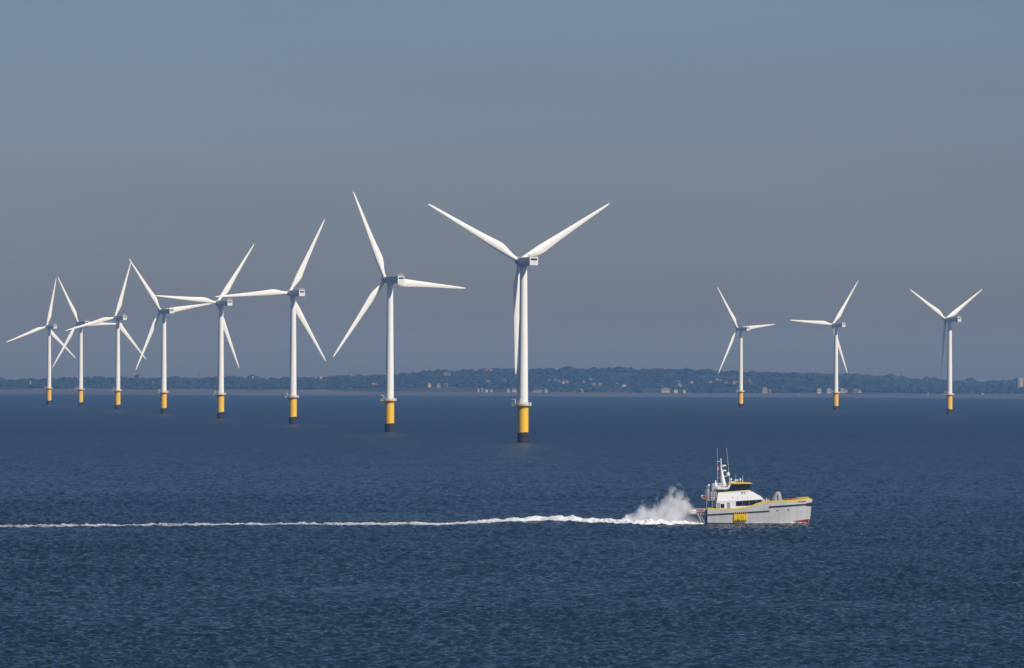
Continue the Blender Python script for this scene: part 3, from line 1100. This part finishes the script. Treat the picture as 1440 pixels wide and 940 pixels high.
nx_, ny_ = 1500, 26
wx = np.linspace(X0 - 230, X0 - 0.5, nx_)
wy = np.interp(wx, [p[0] for p in WPATH], [p[1] for p in WPATH])
back = X0 - wx
half = np.interp(back, [0, 4, 12, 25, 45, 90, 240], [2.8, 4.5, 5.4, 5.0, 4.4, 4.2, 4.6]) * (1 + 0.10 * smooth_noise(nx_, 60, 4))
hgt = np.interp(back, [0, 5, 12, 22, 40, 70, 120, 240], [0.5, 1.4, 1.3, 0.85, 0.56, 0.46, 0.42, 0.42])
V = np.linspace(-1, 1, ny_)
WX = np.repeat(wx[None, :], ny_, 0)
WY = wy[None, :] + V[:, None] * half[None, :]
g2 = rng.normal(size=(ny_, nx_))
kk = np.outer(np.hanning(6)[1:-1], np.hanning(8)[1:-1]); kk /= np.sqrt((kk ** 2).sum())
F2 = np.fft.rfft2(g2) * np.fft.rfft2(kk, g2.shape)
bumps = np.fft.irfft2(F2, g2.shape)
dome = np.maximum(0, 1 - V[:, None] ** 2)
WZ = wave(WX, WY) + 0.03 + hgt[None, :] * (dome * (0.55 + 0.11 * bumps + 0.13 * smooth_noise(nx_, 22, 31)[None, :]))
foam = grid_mesh('wake_foam', WX, WY, WZ, M['foam'])
tag(foam, 'long white foam trail of churned water stretching left behind the boat', 'foam', kind='stuff')
att = foam.data.attributes.new('cover', 'FLOAT', 'POINT')
cov = (0.42 + 0.34 * np.sqrt(dome)) + np.interp(back, [0, 15, 30, 60, 110, 240], [0.45, 0.42, 0.26, 0.0, -0.14, -0.24])[None, :] + 0.04 * smooth_noise(nx_, 40, 9)[None, :]
cov = np.where(dome < 0.05, 0, cov)
att.data.foreach_set('value', cov.astype(np.float32).reshape(-1))

# bow wash along the waterline of the hull
nx_, ny_ = 260, 8
wx = np.linspace(X0 - 1, X0 + 20.6, nx_)
lx = wx - X0
V = np.linspace(0, 1, ny_)
WX = np.repeat(wx[None, :], ny_, 0)
hwid = np.interp(lx, [0, 16, 19, 20.6], [3.3, 3.1, 2.7, 2.2])
WY = 1212 + np.sin(BYAW) * lx[None, :] - hwid[None, :] - V[:, None] * (0.7 + 0.5 * np.abs(smooth_noise(nx_, 14, 21)))[None, :]
WZ = wave(WX, WY) + 0.05 + (1 - V[:, None]) * np.interp(lx, [-1, 10, 15, 19, 20.6], [0.05, 0.1, 0.25, 0.3, 0.1])[None, :]
wash = grid_mesh('hull_wash', WX, WY, WZ, M['foam'])
tag(wash, 'thin white wash along the waterline of the boat', 'foam', kind='stuff')
att = wash.data.attributes.new('cover', 'FLOAT', 'POINT')
cov = 0.75 - 0.4 * V[:, None] + np.interp(lx, [-1, 6, 12, 20], [-0.25, -0.3, 0.0, 0.1])[None, :] + 0.08 * smooth_noise(nx_, 14, 5)[None, :]
att.data.foreach_set('value', cov.astype(np.float32).reshape(-1))

# ------------------------------------------------------------------ spray plume behind the stern
SX, SZ = 18.5, 8.5
mb = MB()
prof = [(-17.5, 1.0), (-14.5, 3.4), (-12.8, 5.0), (-11, 5.2), (-9, 6.2), (-7.4, 7.6), (-5.8, 8.4), (-4.4, 7.8), (-3.2, 5.6), (-1.6, 3.0), (0.0, 1.0)]
vs, fs = [], []
n = 14
for (x, h) in prof:
    for i in range(n):
        a = PI * i / (n - 1)
        wdt = 2.6 + 0.15 * h
        vs.append((x, math.cos(a) * wdt, 0.02 + max(0.0, math.sin(a)) ** 0.6 * h))
for k in range(len(prof) - 1):
    for i in range(n):
        j = (i + 1) % n
        fs.append((k * n + i, k * n + j, (k + 1) * n + j, (k + 1) * n + i))
fs.append(tuple(range(n))); fs.append(tuple((len(prof) - 1) * n + i for i in range(n)))
mb.add(vs, fs, 0, True)
m = bpy.data.materials.new('spray_mist'); m.use_nodes = True
nt = m.node_tree; nt.nodes.clear(); L = nt.links.new
out = N(nt, 'ShaderNodeOutputMaterial')
pv = N(nt, 'ShaderNodeVolumePrincipled')
pv.inputs['Color'].default_value = (0.995, 0.995, 0.995, 1)
pv.inputs['Anisotropy'].default_value = 0.0
L(pv.outputs[0], out.inputs['Volume'])
tc = N(nt, 'ShaderNodeTexCoord')
sep = N(nt, 'ShaderNodeSeparateXYZ')
L(tc.outputs['Object'], sep.inputs[0])
# envelope height along x through a float curve
mr = N(nt, 'ShaderNodeMapRange')
mr.inputs['From Min'].default_value = -17.5; mr.inputs['From Max'].default_value = 0.0
L(sep.outputs[0], mr.inputs[0])
fc = N(nt, 'ShaderNodeFloatCurve')
cv = fc.mapping.curves[0]
ENV = [(-17.5, 0.6), (-16, 1.6), (-14.2, 2.7), (-12.8, 4.2), (-11.2, 3.6), (-10.2, 3.8), (-9.0, 4.9), (-8.0, 5.6), (-6.8, 6.8), (-5.5, 7.2), (-4.5, 6.6), (-3.8, 5.4), (-2.5, 3.4), (-1.3, 1.5), (0, 0.3)]
cv.points[0].location = ((ENV[0][0] + 17.5) / 17.5, ENV[0][1] / 8)
cv.points[1].location = (1.0, ENV[-1][1] / 8)
for (x, h) in ENV[1:-1]:
    cv.points.new((x + 17.5) / 17.5, h / 8)
fc.mapping.update()
L(mr.outputs[0], fc.inputs['Value'])
eh = N(nt, 'ShaderNodeMath', operation='MULTIPLY'); eh.inputs[1].default_value = 8.0
L(fc.outputs[0], eh.inputs[0])
rel = N(nt, 'ShaderNodeMath', operation='DIVIDE')
L(sep.outputs[2], rel.inputs[0]); L(eh.outputs[0], rel.inputs[1])      # 0 at water .. 1 at plume top
mp = N(nt, 'ShaderNodeMapping')
mp.inputs['Rotation'].default_value = (0, R(-25), 0)
mp.inputs['Scale'].default_value = (0.55, 0.45, 0.42)
L(tc.outputs['Object'], mp.inputs[0])
nz = N(nt, 'ShaderNodeTexNoise', i_Scale=1.0, i_Detail=4.0, i_Roughness=0.55)
nz.inputs['Distortion'].default_value = 0.7
L(mp.outputs[0], nz.inputs['Vector'])
n2 = N(nt, 'ShaderNodeMath', operation='MULTIPLY'); n2.inputs[1].default_value = 2.9
L(nz.outputs[0], n2.inputs[0])
df = N(nt, 'ShaderNodeMath', operation='SUBTRACT')                     # noise*k - rel
L(n2.outputs[0], df.inputs[0]); L(rel.outputs[0], df.inputs[1])
th = N(nt, 'ShaderNodeMath', operation='SUBTRACT'); th.inputs[1].default_value = 0.55
L(df.outputs[0], th.inputs[0])
ya = N(nt, 'ShaderNodeMath', operation='ABSOLUTE'); L(sep.outputs[1], ya.inputs[0])
yf = N(nt, 'ShaderNodeMapRange'); yf.inputs['From Min'].default_value = 1.4; yf.inputs['From Max'].default_value = 2.7
yf.inputs['To Min'].default_value = 1.0; yf.inputs['To Max'].default_value = 0.0
L(ya.outputs[0], yf.inputs[0])
mx = N(nt, 'ShaderNodeMath', operation='MULTIPLY'); L(th.outputs[0], mx.inputs[0]); L(yf.outputs[0], mx.inputs[1])
de = N(nt, 'ShaderNodeMath', operation='MULTIPLY', use_clamp=False); de.inputs[1].default_value = 1.2
L(mx.outputs[0], de.inputs[0])
dm = N(nt, 'ShaderNodeMath', operation='MAXIMUM'); dm.inputs[1].default_value = 0.0
L(de.outputs[0], dm.inputs[0])
L(dm.outputs[0], pv.inputs['Density'])
spray = mb.build('spray', m)
spray.location = (BOAT_O.x - 0.2, BOAT_O.y, 0.25)
tag(spray, 'cloud of white spray thrown up behind the stern of the boat', 'spray', kind='stuff')

# ------------------------------------------------------------------ far shore
def horizon(px):
    return 534 + 0.0042 * (px - 720)


SKY1 = [(-900, 534), (-300, 533), (0, 534.5), (40, 535.5), (60, 534), (85, 532), (130, 531.5), (190, 531.5), (240, 532.5), (300, 531.5), (340, 530.5), (360, 532), (440, 531.5), (480, 528.5), (520, 528), (545, 527.5), (560, 526),
        (580, 523.5), (600, 522), (660, 520.5), (690, 519.5), (740, 519.5), (820, 518.5), (860, 519), (900, 519.5), (930, 518), (960, 519), (1000, 521), (1040, 521.5), (1080, 524.5), (1120, 526), (1160, 528.5),
        (1200, 531), (1240, 534.5), (1280, 538), (1340, 541), (1440, 540.5), (1700, 539), (2300, 536)]
SKY2 = [(-900, 545), (900, 540), (1000, 530), (1060, 524), (1100, 524.5), (1140, 525.5), (1200, 527), (1240, 528), (1260, 529.5), (1280, 532), (1300, 533.5), (1330, 533.5), (1345, 536), (1400, 536), (1420, 534.5), (1440, 534), (1700, 532), (2300, 535)]


def shore_noise(x):
    return 60 * np.sin(x / 310 + 0.4) + 35 * np.sin(x / 127 + 2.0) + 18 * np.sin(x / 53) + 60 * np.exp(-((x + 60) / 120) ** 2)


def crest_h(px, tab, D):
    y = np.interp(px, [p[0] for p in tab], [p[1] for p in tab])
    return EYE.z + (horizon(px) - y) * D / F


# sand / mud flat from the water's edge to the foot of the wood
gx = np.linspace(-3800, 3800, 380)
gy = np.concatenate([np.linspace(10150, 12100, 60), np.linspace(12160, 12500, 6)])
GX, GY = np.meshgrid(gx, gy)
PXA = 720 + GX / GY * F
t = (GY - 10420 - shore_noise(GX)) / (12050 - 10420)
GZ = 3.6 * np.clip(t, -0.6, 1.4)
dune = np.clip((GY - 11750) / 250, 0, 1) * (np.interp(PXA, [0, 200, 560, 640, 900, 2000], [5.5, 4.0, 4.0, 1.0, 0.3, 0.3]) * (0.8 + 0.2 * np.sin(GX / 37) + 0.12 * np.sin(GX / 13)))
pool = -0.9 * np.exp(-((GX + 30) / 260) ** 2 - ((GY - 11050) / 110) ** 2) - 1.0 * np.exp(-((GX - 130) / 130) ** 2 - ((GY - 11000) / 120) ** 2)
GZ = GZ + dune + pool
beach = grid_mesh('beach', GX, GY, GZ, M['sand'])
tag(beach, kind='structure')
DR, D2 = 13200.0, 15200.0


def hill_z(x, y):
    """front ridge"""
    px = 720 + x / y * F
    foot = 12000 + 60 * np.sin(x / 170) + 40 * np.sin(x / 71 + 1)
    zf = np.interp(px, [0, 200, 560, 640, 900, 2000], [9.0, 8.0, 7.5, 4.5, 4.0, 4.0])
    h = crest_h(px, SKY1, DR) - 5.5
    t = np.clip((y - foot) / (DR - foot), -0.3, 1)
    s = np.where(t > 0, t ** 0.85, t)
    z = zf + (h - zf) * s + 2.0 * np.sin(x / 190 + y / 230) * np.sin(PI * np.clip(t, 0, 1)) + 1.0 * np.sin(x / 67 - y / 90) * np.sin(PI * np.clip(t, 0, 1))
    z = np.where(y > DR, h - (y - DR) * 0.012, z)
    return np.where(t <= 0, zf + t * 40, z)


gx = np.linspace(-3800, 3800, 500)
gy = np.linspace(11850, 14200, 70)
GX, GY = np.meshgrid(gx, gy)
ridge = grid_mesh('hills', GX, GY, hill_z(GX, GY), M['hill'])
tag(ridge, kind='structure')


def hill2_z(x, y):
    px = 720 + x / y * F
    h = crest_h(px, SKY2, D2) - 5.0
    t = np.clip((y - 13600) / (D2 - 13600), 0, 1)
    return np.where(y > D2, h - (y - D2) * 0.02, 2 + (h - 2) * t ** 0.8)


gx = np.linspace(-4300, 4300, 420)
gy = np.linspace(13600, 15900, 40)
GX, GY = np.meshgrid(gx, gy)
ridge2 = grid_mesh('hills', GX, GY, hill2_z(GX, GY), M['hill'])
tag(ridge2, kind='structure')

# woodland on the slopes: thousands of lumpy crowns in one mesh
bm = bmesh.new()
bmesh.ops.create_icosphere(bm, subdivisions=1, radius=1)
ICO_V = np.array([v.co[:] for v in bm.verts]); ICO_F = np.array([[v.index for v in f.verts] for f in bm.faces])
bm.free()


def woodland(name, zf, xr, yr, count, crest, crest_y, label):
    g = np.random.default_rng(count)
    x = g.uniform(*xr, count); y = g.uniform(*yr, count)
    # open fields and the built up slope stay clear
    nfield = np.sin(x / 210 + 1.3 * np.sin(y / 300)) + np.sin(y / 170 + x / 420) + 0.6 * np.sin(x / 83 + y / 61)
    keep = nfield < g.uniform(0.5, 1.7, count)
    x, y = x[keep], y[keep]
    cx = g.uniform(*xr, crest); cy = crest_y + g.normal(0, 45, crest)
    x = np.concatenate([x, cx]); y = np.concatenate([y, cy])
    r = g.lognormal(math.log(3.3), 0.32, len(x))
    z = zf(x, y)
    V = []
    n = len(x)
    jit = 1 + g.uniform(-0.28, 0.28, (n, len(ICO_V)))
    sc_ = np.stack([r * g.uniform(1.0, 1.9, n), r * g.uniform(1.0, 1.9, n), r * g.uniform(0.6, 1.05, n)], -1)
    V = ICO_V[None] * jit[..., None] * sc_[:, None, :] + np.stack([x, y, z + r * 0.55], -1)[:, None, :]
    nv = len(ICO_V)
    Fc = (ICO_F[None] + (np.arange(n) * nv)[:, None, None]).reshape(-1).astype(np.int32)
    me = bpy.data.meshes.new(name)
    me.vertices.add(n * nv); me.vertices.foreach_set('co', V.astype(np.float32).reshape(-1))
    me.loops.add(len(Fc)); me.loops.foreach_set('vertex_index', Fc)
    me.polygons.add(len(Fc) // 3)
    me.polygons.foreach_set('loop_start', np.arange(0, len(Fc), 3, dtype=np.int32))
    me.update(calc_edges=True)
    me.materials.append(M['wood'])
    o = bpy.data.objects.new(name, me); COL.objects.link(o)
    tag(o, label, 'woodland', kind='stuff')
    return o


woodland('woodland', hill_z, (-1900, 1900), (12010, 13200), 22000, 2600, DR - 30, 'dark blue green woodland covering the nearer hills along the far shore')
woodland('woodland', hill2_z, (100, 2200), (13800, 15200), 6000, 900, D2 - 30, 'hazy woodland on the farther ridge at the right')

# ------------------------------------------------------------------ buildings on the far shore
def ray_to(px, py, zf, y0, y1):
    """first point of the land zf met by the sight line through a photo pixel"""
    last = None
    for D in np.linspace(y0, y1, 400):
        P = at(px, py, D)
        if P.z <= float(zf(np.array([P.x]), np.array([P.y]))[0]):
            return P
        last = P
    return None


def house_mb(w, d, h, rh):
    mb = MB().box((0, 0, h / 2 - 3.5), (w, d, h + 7))
    mb.prism([(-w / 2 - .3, h), (w / 2 + .3, h), (w / 2 - w * 0.12, h + rh), (-w / 2 + w * 0.12, h + rh)], -d / 2 - .3, d / 2 + .3, 1)
    # ridge: pinch the top
    for i in range(len(mb.v)):
        p = mb.v[i]
        if abs(p[2] - (h + rh)) < 1e-6:
            mb.v[i] = (p[0], p[1] * 0.05, p[2])
    for k in (-0.25, 0.25):
        mb.box((k * w, -d / 2 - 0.02, h * 0.62), (w * 0.12, 0.1, h * 0.28), 2)
    mb.box((w * 0.3, 0, h + rh), (0.9, 0.9, 1.6), 1)
    return mb


H_HILL = [(101, 533), (107, 532.5), (147, 533), (160, 534), (181, 534), (188, 534), (197.5, 533), (203, 533.5), (209, 536), (216.7, 542), (298, 533), (302.5, 532.5), (318, 533), (375, 534), (383, 534), (394, 533), (444, 533.5), (451, 533),
          (627, 528.5), (631, 528.8), (669, 522), (684, 521), (690, 521), (709, 537.5), (686, 539.5), (525, 544), (529, 544), (603, 544), (617, 544.5), (627, 544),
          (772, 538), (781, 537), (785, 539.5), (791.7, 540.5), (797, 540), (821, 540), (830.5, 536), (835, 544), (843, 544), (866.7, 543.5), (877, 544), (935, 520), (953, 539), (955, 544), (972, 541), (999, 540), (1008, 537), (1013, 538.5),
          (1021, 541), (1031, 541), (1036, 540.5), (1053, 539), (1056, 542), (1258, 544), (1277, 546)]
H_SHORE = [(672, 550.5), (677, 550.5), (683, 550.5), (690, 550.5), (714, 550.5), (723, 550.5), (817.5, 550.5), (950, 551), (962, 552), (1083, 552), (1189, 552), (1203, 552), (1209, 552)]
LAND = [(68, 'leftmost turbine'), (113, 'second turbine from left'), (165, 'third turbine from left'), (230, 'fourth turbine from left'), (310, 'fifth turbine from left'), (411, 'sixth turbine from left'),
        (548, 'second largest turbine'), (735, 'largest turbine'), (1041, 'turbine above boat'), (1175, 'middle right turbine'), (1335, 'rightmost turbine')]
ORD = ['nearest', 'second', 'third', 'fourth', 'fifth', 'sixth', 'seventh', 'eighth', 'ninth', 'tenth', 'eleventh', 'twelfth',
       'thirteenth', 'fourteenth', 'fifteenth', 'sixteenth', 'seventeenth', 'eighteenth', 'nineteenth', 'twentieth', 'outermost']
placed = []
rh_ = random.Random(5)
for zone, lst in (('hill', H_HILL), ('shore', H_SHORE)):
    for (px, py) in lst:
        if zone == 'hill':
            P = ray_to(px, py + 0.6, hill_z, 12050, 13300)
            if P is None:
                P = at(px, py, 13150); P.z = float(hill_z(np.array([P.x]), np.array([P.y]))[0])
            P.y -= 12
            if py < 534.6 and not (560 < px < 1100):
                P = at(px, py + 0.9, 13090)
            P.z = max(P.z, float(hill_z(np.array([P.x]), np.array([P.y]))[0])) + 1.5
        else:
            P = at(px, py, 11960)
            P.z = max(P.z, 3.8)
        placed.append((zone, px, py, P))
cnt = {}
for (zone, px, py, P) in sorted(placed, key=lambda q: q[1]):
    ref = min(LAND, key=lambda l: abs(l[0] - px))
    side = 'right' if px > ref[0] else 'left'
    high = 'shore' if zone == 'shore' else ('skyline' if py < 534.5 and not (560 < px < 1100 and py > 523) else 'slope')
    cnt.setdefault((ref[1], side, high), []).append((abs(px - ref[0]), px, P))
for (ref, side, high), L_ in sorted(cnt.items()):
    L_.sort(key=lambda q: q[0])
    for k, (_, px, P) in enumerate(L_):
        w = rh_.uniform(5, 9); d = rh_.uniform(5, 7); h = rh_.uniform(2.8, 4.2)
        wall = rh_.choice([M['house_w'], M['house_w'], M['house_c'], M['house_b']])
        roof = rh_.choice([M['roof_g'], M['roof_r'], M['roof_g']])
        colour = {'render_white': 'white', 'render_cream': 'cream', 'brick_wall': 'brick'}[wall.name]
        o = house_mb(w, d, h, rh_.uniform(2, 3.2)).build('house', [wall, roof, M['dark_hole']])
        o.location = P
        o.rotation_euler = (0, 0, rh_.uniform(-0.5, 0.7))
        place = {'shore': 'shore', 'skyline': 'skyline', 'slope': 'hillside'}[high]
        tag(o, 'tiny %s house on the far %s, %s one %s of the %s' % (colour, place, ORD[k], side, ref), 'house', 'houses on the far shore and hills')


def bigger(name, label, cat, px, py, D, w, d, h, rh, wall, roof, rz=0.0, zmin=3.6, nwin=5):
    P = at(px, py, D)
    P.z = max(P.z, zmin)
    root = empty(name, P, rz)
    tag(root, label, cat)
    MB().box((0, 0, h / 2 - 1), (w, d, h + 2)).build('wall', wall, root)
    mb = MB().prism([(-w / 2 - .5, h), (w / 2 + .5, h), (w / 2 - w * 0.18, h + rh), (-w / 2 + w * 0.18, h + rh)], -d / 2 - .5, d / 2 + .5)
    for i in range(len(mb.v)):
        p = mb.v[i]
        if abs(p[2] - (h + rh)) < 1e-6: mb.v[i] = (p[0], p[1] * 0.1, p[2])
    r_ = mb.build('roof', roof, root)
    MB().box((w * 0.22, 0, h + rh), (1.2, 1.2, 2)).build('chimney', wall, r_)
    for k in range(nwin):
        MB().box((-w / 2 + w * (k + 0.5) / nwin, -d / 2 - 0.03, h * 0.5), (w / nwin * 0.45, 0.12, h * 0.4)).build('window', M['dark_hole'], root)
    return root


bigger('pavilion', 'pale pavilion with orange tiled roof on the shore right of the largest turbine', 'building', 936, 551.0, 11950, 17, 10, 5.0, 3.0, M['house_w'], M['roof_r'])
bigger('villa', 'large brick coloured house on the shore right of the turbine above the boat', 'house', 1075, 552.0, 11950, 10, 9, 7.0, 3.2, M['house_c'], M['roof_r'], 0.2, 3.6, 3)
bigger('villa', 'cream shore house left of the middle right turbine, farther from that turbine', 'house', 1151.7, 552.3, 11950, 8.5, 9, 6.0, 2.4, M['house_w'], M['house_c'], 0.1, 3.6, 3)
bigger('villa', 'cream shore house left of the middle right turbine, closest to its tower', 'house', 1165.3, 552.3, 11950, 8.5, 9, 6.2, 2.4, M['house_w'], M['house_c'], 0.1, 3.6, 3)
bigger('villa', 'cream house at the shore just right of the middle right turbine tower', 'house', 1184, 552.0, 11950, 7.5, 9, 5.6, 2.4, M['house_w'], M['house_c'], 0.1, 3.6, 3)
bigger('terrace', 'long low white terrace on the shore right of the largest turbine tower', 'building', 757, 550.7, 11960, 22, 9, 2.6, 1.5, M['house_c'], M['roof_g'], 0, 3.6, 8)
bigger('terrace', 'short white block at the right end of the low terrace on the shore', 'building', 768, 550.7, 11955, 6, 9, 4.0, 0.8, M['house_w'], M['house_w'], 0, 3.6, 3)

# tower block cut by the right edge of the picture
P = at(1441, 546, 12600)
root = empty('tower_block', P, 0.12)
tag(root, 'pale concrete tower block rising above the trees at the right edge', 'building')
MB().box((0, 0, 8), (33, 16, 25)).build('wall', M['house_c'], root)
MB().box((0, 0, 20.9), (34, 17, 0.9)).box((3, 0, 22.3), (8, 6, 2.2)).build('roof', M['house_w'], root)
for k, x in enumerate((-13.5, -4.6, 4.4, 13.4)):
    mb = MB().box((x, -8.05, 8.4), (2.6, 0.3, 23.0))
    for f in range(8):
        mb.box((x, -8.3, -1.5 + f * 2.9), (2.7, 0.5, 0.8), 1)
    mb.build('balcony_column', [M['stone'], M['house_c']], root)
for k, x in enumerate((-9.0, 0.0, 9.0)):
    MB().box((x, -8.1, 8.4), (5.2, 0.3, 23.4)).build('pale_panel', M['house_w'], root)

# church spires, chimney and mast on the skyline
def spire(px, top, bot, D, w, label, mat=None, tower_frac=0.45):
    P = at(px, bot, D); h = at(px, top, D).z - P.z
    root = empty('church', P)
    tag(root, label, 'church')
    MB().box((0, 0, h * tower_frac / 2 - 4), (w, w, h * tower_frac + 8)).build('tower', mat or M['stone'], root)
    MB().lathe([(w * 0.66, h * tower_frac), (w * 0.05, h)], 8, smooth=False).build('spire', mat or M['stone'], root)
    MB().box((w * 1.4, 0, 0), (w * 2.2, w * 1.1, h * 0.35)).build('nave', mat or M['stone'], root)


spire(493.3, 513.5, 530, 13100, 3.8, 'slender dark church spire on the skyline left of the second largest turbine')
spire(280, 522, 533, 13100, 4.6, 'stubby reddish church tower on the skyline right of the fourth turbine from the left', M['house_b'], 0.7)
spire(421, 525, 533, 13100, 4.0, 'short dark church spire just right of the sixth turbine from the left')
P = at(556.8, 528, 13100)
o = MB().lathe([(2.4, -4), (1.9, 12.5), (2.1, 12.6), (2.1, 13.2)], 12).build('chimney_stack', M['stone'])
o.location = P
tag(o, 'stout dark chimney stack on the skyline just right of the second largest turbine', 'chimney')
P = at(1230.5, 529, 15100)
mb = MB().tube([(0, 0, -3), (0, 0, 17)], [0.7, 0.4], 6)
for k in range(6):
    mb.box((0, 0, 1 + k * 2.6), (1.6, 1.6, 0.25))
o = mb.build('radio_mast', M['bgrey'])
o.location = P
tag(o, 'thin radio mast on the far ridge left of the rightmost turbine', 'mast')
P = at(355.5, 534.5, 13050)
o = MB().lathe([(2.0, -4), (1.6, 6.5), (0.2, 8.5)], 12).build('white_tower', M['house_w'])
o.location = P
tag(o, 'small white round tower on the skyline between the fifth and sixth turbines', 'tower')
P = at(42.5, 541.5, 12500)
o = MB().lathe([(1.7, -4), (1.3, 5), (2.2, 5.2), (2.0, 7), (0.3, 8)], 12).build('white_tower', M['house_w'])
o.location = P
tag(o, 'pale slim water tower among trees left of the leftmost turbine', 'tower')
P = at(436, 540, 12700)
o = MB().lathe([(1.6, -4), (1.4, 5.5), (0.2, 7)], 12).build('white_tower', M['house_w'])
o.location = P
tag(o, 'white slim tower on the slope right of the sixth turbine', 'tower')
# markers on the flat sands
for (px, py, D, lab) in ((1123.3, 557, 11100, 'white marker buoy on the flats between the turbine above the boat and its right neighbour'),
                         (1305, 555.3, 11500, 'white marker post on the flats left of the rightmost turbine')):
    P = at(px, py, D)
    mb = MB().lathe([(1.1, -1.2), (1.2, 0.2), (0.5, 0.8), (0.3, 3.2), (0.7, 3.25), (0.7, 4.2), (0.05, 4.8)], 12)
    o = mb.build('marker_buoy', M['house_w'])
    o.location = P
    tag(o, lab, 'buoy')
P = at(1382, 554.7, 11600)
root = empty('motor_boat', P, 0.15)
tag(root, 'tiny white motor boat lying on the flats right of the rightmost turbine', 'boat')
MB().prism([(-3, -0.2), (2.4, -0.2), (3.4, 1.2), (-3.1, 1.0)], -1.2, 1.2).build('hull', M['house_w'], root)
MB().prism([(-1.5, 1.0), (-1.3, 2.6), (0.6, 2.6), (1.3, 1.1)], -0.9, 0.9).build('cabin', M['house_w'], root)

# ------------------------------------------------------------------ haze
m = bpy.data.materials.new('sea_air'); m.use_nodes = True
nt = m.node_tree; nt.nodes.clear()
out = N(nt, 'ShaderNodeOutputMaterial')
pv = N(nt, 'ShaderNodeVolumePrincipled')
pv.inputs['Color'].default_value = (0.24, 0.5, 1.0, 1)
pv.inputs['Absorption Color'].default_value = (1, 1, 1, 1)      # clear air: it only scatters, blue most
pv.inputs['Density'].default_value = 6.4e-5
pv.inputs['Anisotropy'].default_value = 0.3
nt.links.new(pv.outputs[0], out.inputs['Volume'])
mb = MB().box((0, 7950, 70), (28000, 16900, 152))
haze = mb.build('haze', m)
tag(haze, 'thin blue sea haze over the whole bay', 'haze', kind='stuff')

# ------------------------------------------------------------------ light
SUN_EL, SUN_AZ = 37.0, 47.0         # azimuth measured from straight behind the camera, to the right
sd = Vector((math.sin(R(SUN_AZ)) * math.cos(R(SUN_EL)), -math.cos(R(SUN_AZ)) * math.cos(R(SUN_EL)), math.sin(R(SUN_EL))))
sun_d = bpy.data.lights.new('sun', 'SUN')
sun_d.energy = 4.4
sun_d.angle = R(0.5)
sun_d.color = (1.0, 0.95, 0.87)
sun = bpy.data.objects.new('sun', sun_d)
COL.objects.link(sun)
sun.rotation_euler = sd.to_track_quat('Z', 'Y').to_euler()
w = bpy.data.worlds.new('World')
sc.world = w
w.use_nodes = True
nt = w.node_tree
bg = nt.nodes['Background']
sky = N(nt, 'ShaderNodeTexSky', sky_type='NISHITA')
sky.sun_disc = False
sky.sun_elevation = R(SUN_EL)
sky.sun_rotation = R(180 - SUN_AZ)
sky.air_density = 1.0
sky.dust_density = 1.0
sky.ozone_density = 2.0
tint = N(nt, 'ShaderNodeMix', data_type='RGBA', blend_type='MULTIPLY')
tint.inputs[0].default_value = 1.0
nt.links.new(sky.outputs[0], tint.inputs[6])
tint.inputs[7].default_value = (0.795, 0.895, 1.335, 1)              # a clear, slightly polarised blue
wtc = N(nt, 'ShaderNodeTexCoord')
wmp = N(nt, 'ShaderNodeMapping')
wmp.inputs['Scale'].default_value = (9, 9, 70)                   # thin level layers of haze high in the sky
nt.links.new(wtc.outputs['Generated'], wmp.inputs[0])
wnz = N(nt, 'ShaderNodeTexNoise', i_Scale=1.0, i_Detail=3.0, i_Roughness=0.5)
nt.links.new(wmp.outputs[0], wnz.inputs['Vector'])
wmr = N(nt, 'ShaderNodeMapRange')
wmr.inputs['To Min'].default_value = 0.93; wmr.inputs['To Max'].default_value = 1.07
nt.links.new(wnz.outputs[0], wmr.inputs[0])
lay = N(nt, 'ShaderNodeMix', data_type='RGBA', blend_type='MULTIPLY')
lay.inputs[0].default_value = 1.0
nt.links.new(tint.outputs[2], lay.inputs[6]); nt.links.new(wmr.outputs[0], lay.inputs[7])
nt.links.new(lay.outputs[2], bg.inputs['Color'])
bg.inputs['Strength'].default_value = 0.05

# ------------------------------------------------------------------ render settings
sc.render.engine = 'CYCLES'
sc.view_settings.view_transform = 'Standard'
sc.view_settings.look = 'None'
sc.view_settings.exposure = 0.0
sc.view_settings.gamma = 1.0
sc.cycles.max_bounces = 8
sc.cycles.diffuse_bounces = 2
sc.cycles.glossy_bounces = 3
sc.cycles.transparent_max_bounces = 12
sc.cycles.volume_bounces = 6
sc.cycles.use_denoising = True
sc.cycles.denoiser = 'OPENIMAGEDENOISE'
sc.cycles.denoising_input_passes = 'RGB_ALBEDO_NORMAL'
sc.cycles.denoising_prefilter = 'ACCURATE'
sc.cycles.sample_clamp_indirect = 4.0
